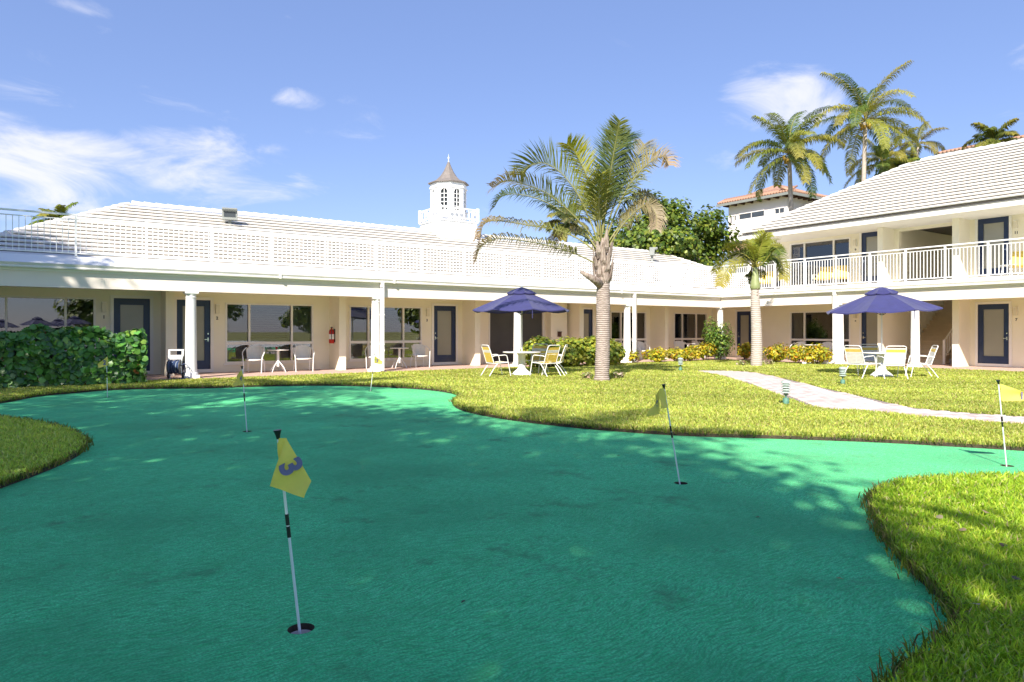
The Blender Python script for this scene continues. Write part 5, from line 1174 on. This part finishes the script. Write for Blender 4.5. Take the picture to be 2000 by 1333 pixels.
# ================================================================== SMALL THINGS ON THE BUILDING
# fire extinguisher on the fin wall
t = thing('fire_extinguisher', 'red fire extinguisher hung on the projecting wall between the windows', 'fire extinguisher', (8.68 - .11, 23.08, .92))
mb = MB(); mb.lathe([(.02, 0), (.085, .01), (.09, .04), (.09, .40), (.075, .46), (.03, .50), (.028, .54)], (0, 0, 0), 18); mb.build('cylinder', 'red_paint', t, True, True)
mb = MB(); mb.box(-.02, .02, -.05, .05, .54, .57); mb.tube([(0, 0, .55), (-.02, -.10, .58)], .010, 6); mb.build('valve', 'black', t, False, True)
mb = MB(); mb.tube(resample([(0, -.03, .55), (-.04, -.12, .50), (-.05, -.12, .30), (-.04, -.10, .12)], 10), .011, 6); mb.build('hose', 'black', t, True, True)
mb = MB(); mb.lathe([(.0915, .15), (.0915, .32)], (0, 0, 0), 18, False); mb.build('label_band', 'strap_white', t, True, True)
mb = MB(); mb.box(.085, .108, -.05, .05, .05, .50); mb.build('bracket', 'black', t, False, True)
# sconces and room numbers
def sconce(T, u, z, lab, num, du=.12):
    b = T(u, 0, z); t = thing('wall_lamp', lab, 'wall lamp', b, 0, 'wall lamps beside the doors'); mb = MB(T)
    mb.box(u - .06, u + .06, 0, .03, z - .15, z + .15); mb.build('back_plate', 'trim', t)
    mb = MB(T); mb.prism([(u - .055, .03, z - .13), (u + .055, .03, z - .13), (u + .04, .11, z - .12), (u - .04, .11, z - .12)], (0, 0, .26)) if False else mb.box(u - .055, u + .055, .031, .12, z - .14, z + .14); mb.build('shade', 'frost_lamp', t)
    mb = MB(T); mb.box(u - .065, u + .065, .0305, .13, z + .141, z + .16); mb.build('cap', 'trim', t)
    if num:
        me = text_mesh(num, .13, 'dark_metal'); nl = Vector(T(0, 1, 0)) - Vector(T(0, 0, 0)); up = Vector((0, 0, 1)); rt = up.cross(nl); me.transform(Matrix((rt, up, nl)).transposed().to_4x4())
        o = thing('room_number', 'dark room number under the ' + lab, 'room number', T(u + du * 0, .004, z - .29)); put('number', me, o)
mat('frost_lamp', (.72, .66, .52), .5, .05, 4)
for (px, num, lab) in ((203, '1', 'wall lamp between the left windows and the first blue door'), (424, '2', 'wall lamp right of the second blue door'), (834, '3', 'wall lamp left of the third blue door'), (1166, '', 'wall lamp just left of the palm trunk')): sconce(TL, U(px), 2.05, lab, num)
for (px, z, num, lab) in ((1985, 2.05, '7', 'ground floor wall lamp at the right frame edge'), (1985, 5.2, '11', 'upper wall lamp at the right frame edge'), (1671, 2.05, '8', 'ground floor wall lamp right of the right wing window'), (1671, 5.15, '9', 'upper wall lamp right of the balcony window')): sconce(TR, V(px), z, lab, num)
# mailbox-like sign on the utility pier
t = thing('wall_box', 'small dark brown box on the cream pier above the yellow-green bush', 'box', (U(1082), YW - .36, 1.2)); mb = MB(); mb.box(-.09, .09, -.06, 0, -.10, .10); mb.build('box_body', 'brown_wood', t, False, True); mb = MB(); mb.box(-.10, .10, -.08, -.001, .101, .125); mb.build('box_lid', 'brown_wood', t, False, True)
# roof floodlights
def flood(label, px, py, D, rz):
    p = at(px, py, D); t = thing('floodlight', label, 'floodlight', p, rz, 'floodlights on the roof')
    mb = MB(); mb.prism([(-.26, -.16, -.18), (-.26, .16, -.18), (-.26, .16, .24), (-.26, -.26, .24), (-.26, -.26, .19), (-.26, -.12, .14), (-.26, -.10, -.10)], (.52, 0, 0)); mb.build('housing', 'grey_box', t, False, True)
    mb = MB(); mb.add([(-.20, -.124, .12), (.20, -.124, .12), (.20, -.108, -.08), (-.20, -.108, -.08)], [(0, 1, 2, 3)]); mb.build('lens', 'villa_glass', t, False, True)
    mb = MB(); mb.box(-.05, .05, -.02, .10, -.55, -.18); mb.build('bracket', 'grey_box', t, False, True)
flood('grey box floodlight standing on the left roof below its ridge', 449, 421, depth(5.2, 27.6), R(-15)); flood('small grey floodlight on the far right end of the left wing roof', 1275, 493, depth(27.5, 26.8), R(40))
# hose reel cart by the first column
q = gnd(343, 742); t = thing('hose_reel_cart', 'white hose reel cart with dark blue hose beside the first column', 'hose cart', (q.x, q.y + .1, .02), R(-30)); s = 1
for s_ in (-1, 1): mb = MB(); mb.tube([(s_ * .20, .10, .0), (s_ * .20, -.02, .35), (s_ * .23, .10, .80)], .018, 6); mb.build('side_frame', 'resin_white', t, True, True)
mb = MB(); mb.box(-.25, .25, .06, .10, .62, .66); mb.box(-.25, .25, .08, .12, .78, .82); mb.box(-.25, -.19, .07, .11, .66, .78); mb.box(.19, .25, .07, .11, .66, .78); mb.box(-.22, .22, .05, .09, .54, .62); mb.build('handle', 'resin_white', t, False, True)
for k in range(9):
    mb = MB(); x = -.155 + k * .039; rr = .17 + .02 * math.sin(k * 1.7); mb.tube([(x + .004 * math.sin(a_), rr * math.cos(a_), .33 + rr * math.sin(a_)) for a_ in [2 * math.pi * i / 18 for i in range(18)]], .019, 6, True, True); mb.build('hose_coil', 'hose' if k % 3 else 'hose_pale', t, True, True)
for s_ in (-1, 1):
    mb = MB(); mb.tube([(s_ * .185, 0, .33), (s_ * .20, 0, .33)], .20, 18); mb.build('reel_disc', 'dark_metal', t, False, True)
    mb = MB(); mb.tube([(s_ * .22, .08, .09), (s_ * .26, .08, .09)], .09, 14); mb.build('wheel', 'black', t, False, True)
mb = MB(); mb.tube(resample([(.20, -.02, .36), (.34, -.05, .42), (.46, .0, .30), (.50, .02, .05), (.36, -.1, .02), (.2, -.2, .02)], 20), .013, 6); mb.build('loose_hose', 'hose', t, True, True)
t.scale = (.82, .9, 1)
t2 = copy_tree(t); t2.location = (29.75, 12.12, .02); t2.rotation_euler = (0, 0, R(-75)); t2['label'] = 'white and navy cart standing at the foot of the stair'
# path lights
for (px, py, lab) in ((1535, 793, 'verdigris louvred path light in front of the paver path'), (1646, 753, 'verdigris path light beside the right lawn table'), (1329, 726, 'verdigris path light at the far start of the path')):
    q = gnd(px, py); t = thing('path_light', lab, 'path light', (q.x, q.y, 0), 0, 'green path lights on the lawn'); s_ = 1
    mb = MB(); mb.lathe([(.045, 0), (.055, .01), (.055, .13), (.05, .14), (.018, .145), (.014, .19), (.03, .20), (.07, .215)], (0, 0, 0), 14); mb.build('stake', 'verdigris', t, True, True)
    for k in range(4): mb = MB(); z = .235 + k * .045; mb.lathe([(.045, z + .03), (.085, z), (.088, z + .004), (.045, z + .036)], (0, 0, 0), 16, False); mb.build('louvre', 'louvre', t, True, True)
    mb = MB(); mb.lathe([(.09, .41), (.085, .435), (.06, .455), (.01, .462)], (0, 0, 0), 16); mb.build('cap', 'louvre', t, True, True); mb = MB(); mb.lathe([(.035, .21), (.035, .42)], (0, 0, 0), 10); mb.build('lamp_glass', 'frost_lamp', t, True, True)

# ================================================================== VILLAS BEHIND
def tile_eave(part, p0, p1, up, n, r=.13, L=1.6):
    """barrel tiles laid side by side along an eave"""
    p0, p1, up = Vector(p0), Vector(p1), Vector(up); u = (p1 - p0) / n
    mb = MB(); mb.tube([(0, 0, 0), tuple(up.normalized() * L)], [r, r * .85], 7); me = mb.mesh('roof_tile', 'terracotta', 'all')
    for i in range(n): put('roof_tile', me, part, p0 + u * (i + .5) - root_loc(part))
def villa(label, corner, wx, wy, z_e, slope, rows):
    """a box aligned with the hotel; its nearest corner looks at the viewer"""
    x0, y0 = corner; t = thing('villa', label, 'house', (x0, y0, 0)); ov = .9
    mb = MB(); mb.box(x0, x0 + wx, y0, y0 + wy, 0, z_e - .05); mb.build('wall', 'villa_wall', t)
    X0, X1, Y0, Y1 = x0 - ov, x0 + wx + ov, y0 - ov, y0 + wy + ov; hh = min(X1 - X0, Y1 - Y0) / 2; zr = z_e + hh * slope
    mb = MB(); a = [(X0, Y0, z_e), (X1, Y0, z_e), (X1, Y1, z_e), (X0, Y1, z_e), (X0 + hh, Y0 + hh, zr), (X1 - hh, Y1 - hh, zr)]
    mb.add(a, [(0, 1, 2, 3), (0, 4, 5, 3) if (Y1 - Y0) > (X1 - X0) else (0, 4, 3), (0, 1, 4) if (Y1 - Y0) > (X1 - X0) else (0, 1, 5, 4), (1, 2, 5, 4) if (Y1 - Y0) > (X1 - X0) else (1, 2, 5), (2, 3, 5) if (Y1 - Y0) > (X1 - X0) else (2, 3, 4, 5)])
    rf = mb.build('roof', 'terracotta', t); k = slope
    tile_eave(rf, (X0, Y0, z_e + .10), (X0, Y1, z_e + .10), (1, 0, k), int((Y1 - Y0) / .33)); tile_eave(rf, (X0, Y0, z_e + .10), (X1, Y0, z_e + .10), (0, 1, k), int((X1 - X0) / .33))
    mb = MB(); mb.box(X0 - .06, X1, Y0 - .12, Y0 - .02, z_e - .28, z_e + .0); mb.box(X0 - .12, X0 - .02, Y0 - .12, Y1, z_e - .28, z_e - .002); mb.build('gutter', 'grey_box', t)
    mb = MB(); mb.box(X0, X1, Y0, Y1, z_e - .06, z_e - .01); mb.build('soffit', 'brown_wood', t)
    n = int(wy / .95)
    for i in range(n + 1): y = y0 + i * wy / n; mb = MB(); mb.box(x0 - ov + .05, x0 - .005, y - .09, y + .09, z_e - .36, z_e - .065); mb.build('rafter_tail', 'brown_wood', t)
    n = int(wx / .95)
    for i in range(n + 1): x = x0 + i * wx / n; mb = MB(); mb.box(x - .09, x + .09, y0 - ov + .05, y0 - .005, z_e - .36, z_e - .065); mb.build('rafter_tail', 'brown_wood', t)
    return t
DV = 72; c = at(1538, 386, DV); vz = at(1536, 379, DV).z
v1 = villa('white villa with terracotta tile roof and dark rafter tails behind the palms', (c.x, c.y), 9.5, 7.4, vz, .46, 3)
def vwin(v, face, a0, a1, z0, z1, lab='window'):
    x0, y0 = v.location.x, v.location.y; mb = MB()
    if face == 'x': mb.box(x0 - .03, x0 + .02, y0 + a0, y0 + a1, z0, z1); fr_ = MB(); fr_.box(x0 - .08, x0 - .031, y0 + a0 - .08, y0 + a1 + .08, z1, z1 + .1); fr_.box(x0 - .1, x0 - .031, y0 + a0 - .08, y0 + a1 + .08, z0 - .1, z0); fr_.box(x0 - .07, x0 - .031, y0 + (a0 + a1) / 2 - .03, y0 + (a0 + a1) / 2 + .03, z0, z1)
    else: mb.box(x0 + a0, x0 + a1, y0 - .03, y0 + .02, z0, z1); fr_ = MB(); fr_.box(x0 + a0 - .08, x0 + a1 + .08, y0 - .08, y0 - .031, z1, z1 + .1); fr_.box(x0 + (a0 + a1) / 2 - .04, x0 + (a0 + a1) / 2 + .04, y0 - .07, y0 - .031, z0, z1)
    w = mb.build('window', 'villa_glass', v); fr_.build('frame', 'dark_metal' if face == 'y' else 'villa_wall', w)
vwin(v1, 'x', 2.8, 5.9, vz - 2.1, vz - 1.35); vwin(v1, 'x', 6.4, 6.65, vz - 2.2, vz - 1.4); vwin(v1, 'x', 6.9, 7.15, vz - 2.2, vz - 1.4); vwin(v1, 'x', .4, 1.4, vz - 1.9, vz - 1.4); vwin(v1, 'y', 2.8, 5.6, vz - 2.6, vz - 1.2)
x0, y0 = v1.location.x, v1.location.y
mb = MB(); mb.box(x0 - 1.3, x0 - 1.1, y0 - .2, y0 + 5.5, vz - 4.4, vz - 2.15); mb.box(x0 - 1.1, x0, y0 - .2, y0 + 5.5, vz - 4.4, vz - 4.2); mb.build('balcony', 'villa_wall', v1)
mb = MB(); mb.box(x0 - .1, x0 + 5, y0 - 1.3, y0 - 1.25, vz - 2.2, vz - 2.12); mb.box(x0 - .1, x0 + 5, y0 - 1.3, y0 - 1.25, vz - 3.3, vz - 3.22)
for i in range(26): mb.box(x0 - .1 + i * .2, x0 - .06 + i * .2, y0 - 1.295, y0 - 1.255, vz - 3.25, vz - 2.15)
mb.build('balcony_rail', 'black', v1)
mb = MB(); mb.box(x0 - .1, x0 + 5, y0 - 1.3, y0, vz - 3.6, vz - 3.35); mb.build('balcony_floor', 'villa_wall', v1)
mb = MB(); mb.prism([(x0 - 2.2, y0 + 1, vz - 5.6), (x0 - 2.2, y0 + 6.5, vz - 5.6), (x0, y0 + 6.5, vz - 4.6), (x0, y0 + 1, vz - 4.6)], (0, 0, .15)); mb.build('lower_roof', 'terracotta', v1)
DV2 = 62; c = at(1838, 301, DV2); vz2 = c.z
v2 = villa('second villa showing its terracotta eave above the right roof', (c.x + .9, c.y - 22), 12, 21.4, vz2, .28, 2)

# ================================================================== THE POOL SIDE BEHIND THE VIEWER (seen mirrored in the left windows)
struct('pool_deck', MB().add([(-30, -70, -.25), (30, -70, -.25), (30, -22, -.25), (-30, -22, -.25)], [(0, 1, 2, 3)]), 'deck')
for (x, y, z, lab) in ((.7, -30, 0, 'umbrella mirrored in the middle of the wide left window'), (3.5, -28, .1, 'umbrella mirrored in the right pane of the wide left window'), (2.6, -40, 0, 'far umbrella mirrored in the wide left window'), (-2.0, -33, -.2, 'umbrella mirrored at the left end of the wide left window')):
    umbrella(lab, (x, y, -.25 + z), 1.4, 2.2, 2.92, .3)['group'] = 'umbrellas mirrored in the left windows'

# unseen tree belt added beyond the pool to darken the window reflections
for k, (x, y) in enumerate(((-22, -38), (-10, -62), (8, -66), (20, -58), (34, -50), (46, -36), (-34, -20), (-38, 2), (-40, 20), (-30, 36))):
    if k == 0: bt0 = shade_tree('x', (x, y, -.3), (x, y, 3.6), (4.6, 4.6, 3.0), 40, 60, .55, SG, 1.4, 'added_tree', .25, 'unseen trees added for dark window reflections'); o = bt0
    else: o = copy_tree(bt0); o.location = (x, y, -.3); o.rotation_euler = (0, 0, k * 1.3)
    o['label'] = 'unseen tree added beyond the pool, outside the picture, to darken the window reflections'

for k, (px, py) in enumerate(((1832, 1190), (1208, 890), (1640, 1130), (905, 1175), (1480, 1010), (700, 905))):
    q = gnd(px, py, GZ + .006); tv, tf = LEAF4; c = [(.45, .42, .30), (.03, .03, .02), (.30, .24, .12), (.05, .05, .03), (.22, .12, .08), (.04, .03, .02)][k]
    o = put('fallen_leaf', np_mesh('fallen_leaf', (tv - np.array([0, .5, 0])) * np.array([.03, .045, .05]), tf, 'leaf', np.repeat(np.array([c]), 4, 0)), None, q, (random.uniform(-.2, .2), random.uniform(-.2, .2), random.uniform(0, 6)))
    tag(o, ['pale curled dry leaf on the green near the right lawn corner', 'tiny dark leaf on the green left of the leaning flag', 'small tan leaf on the green left of the near right lawn', 'tiny dark speck of leaf right of the nearest flag', 'small brown leaf on the green below the leaning flag', 'tiny dark leaf on the green above right of the nearest flag'][k], 'leaf', 'dry leaves on the green')
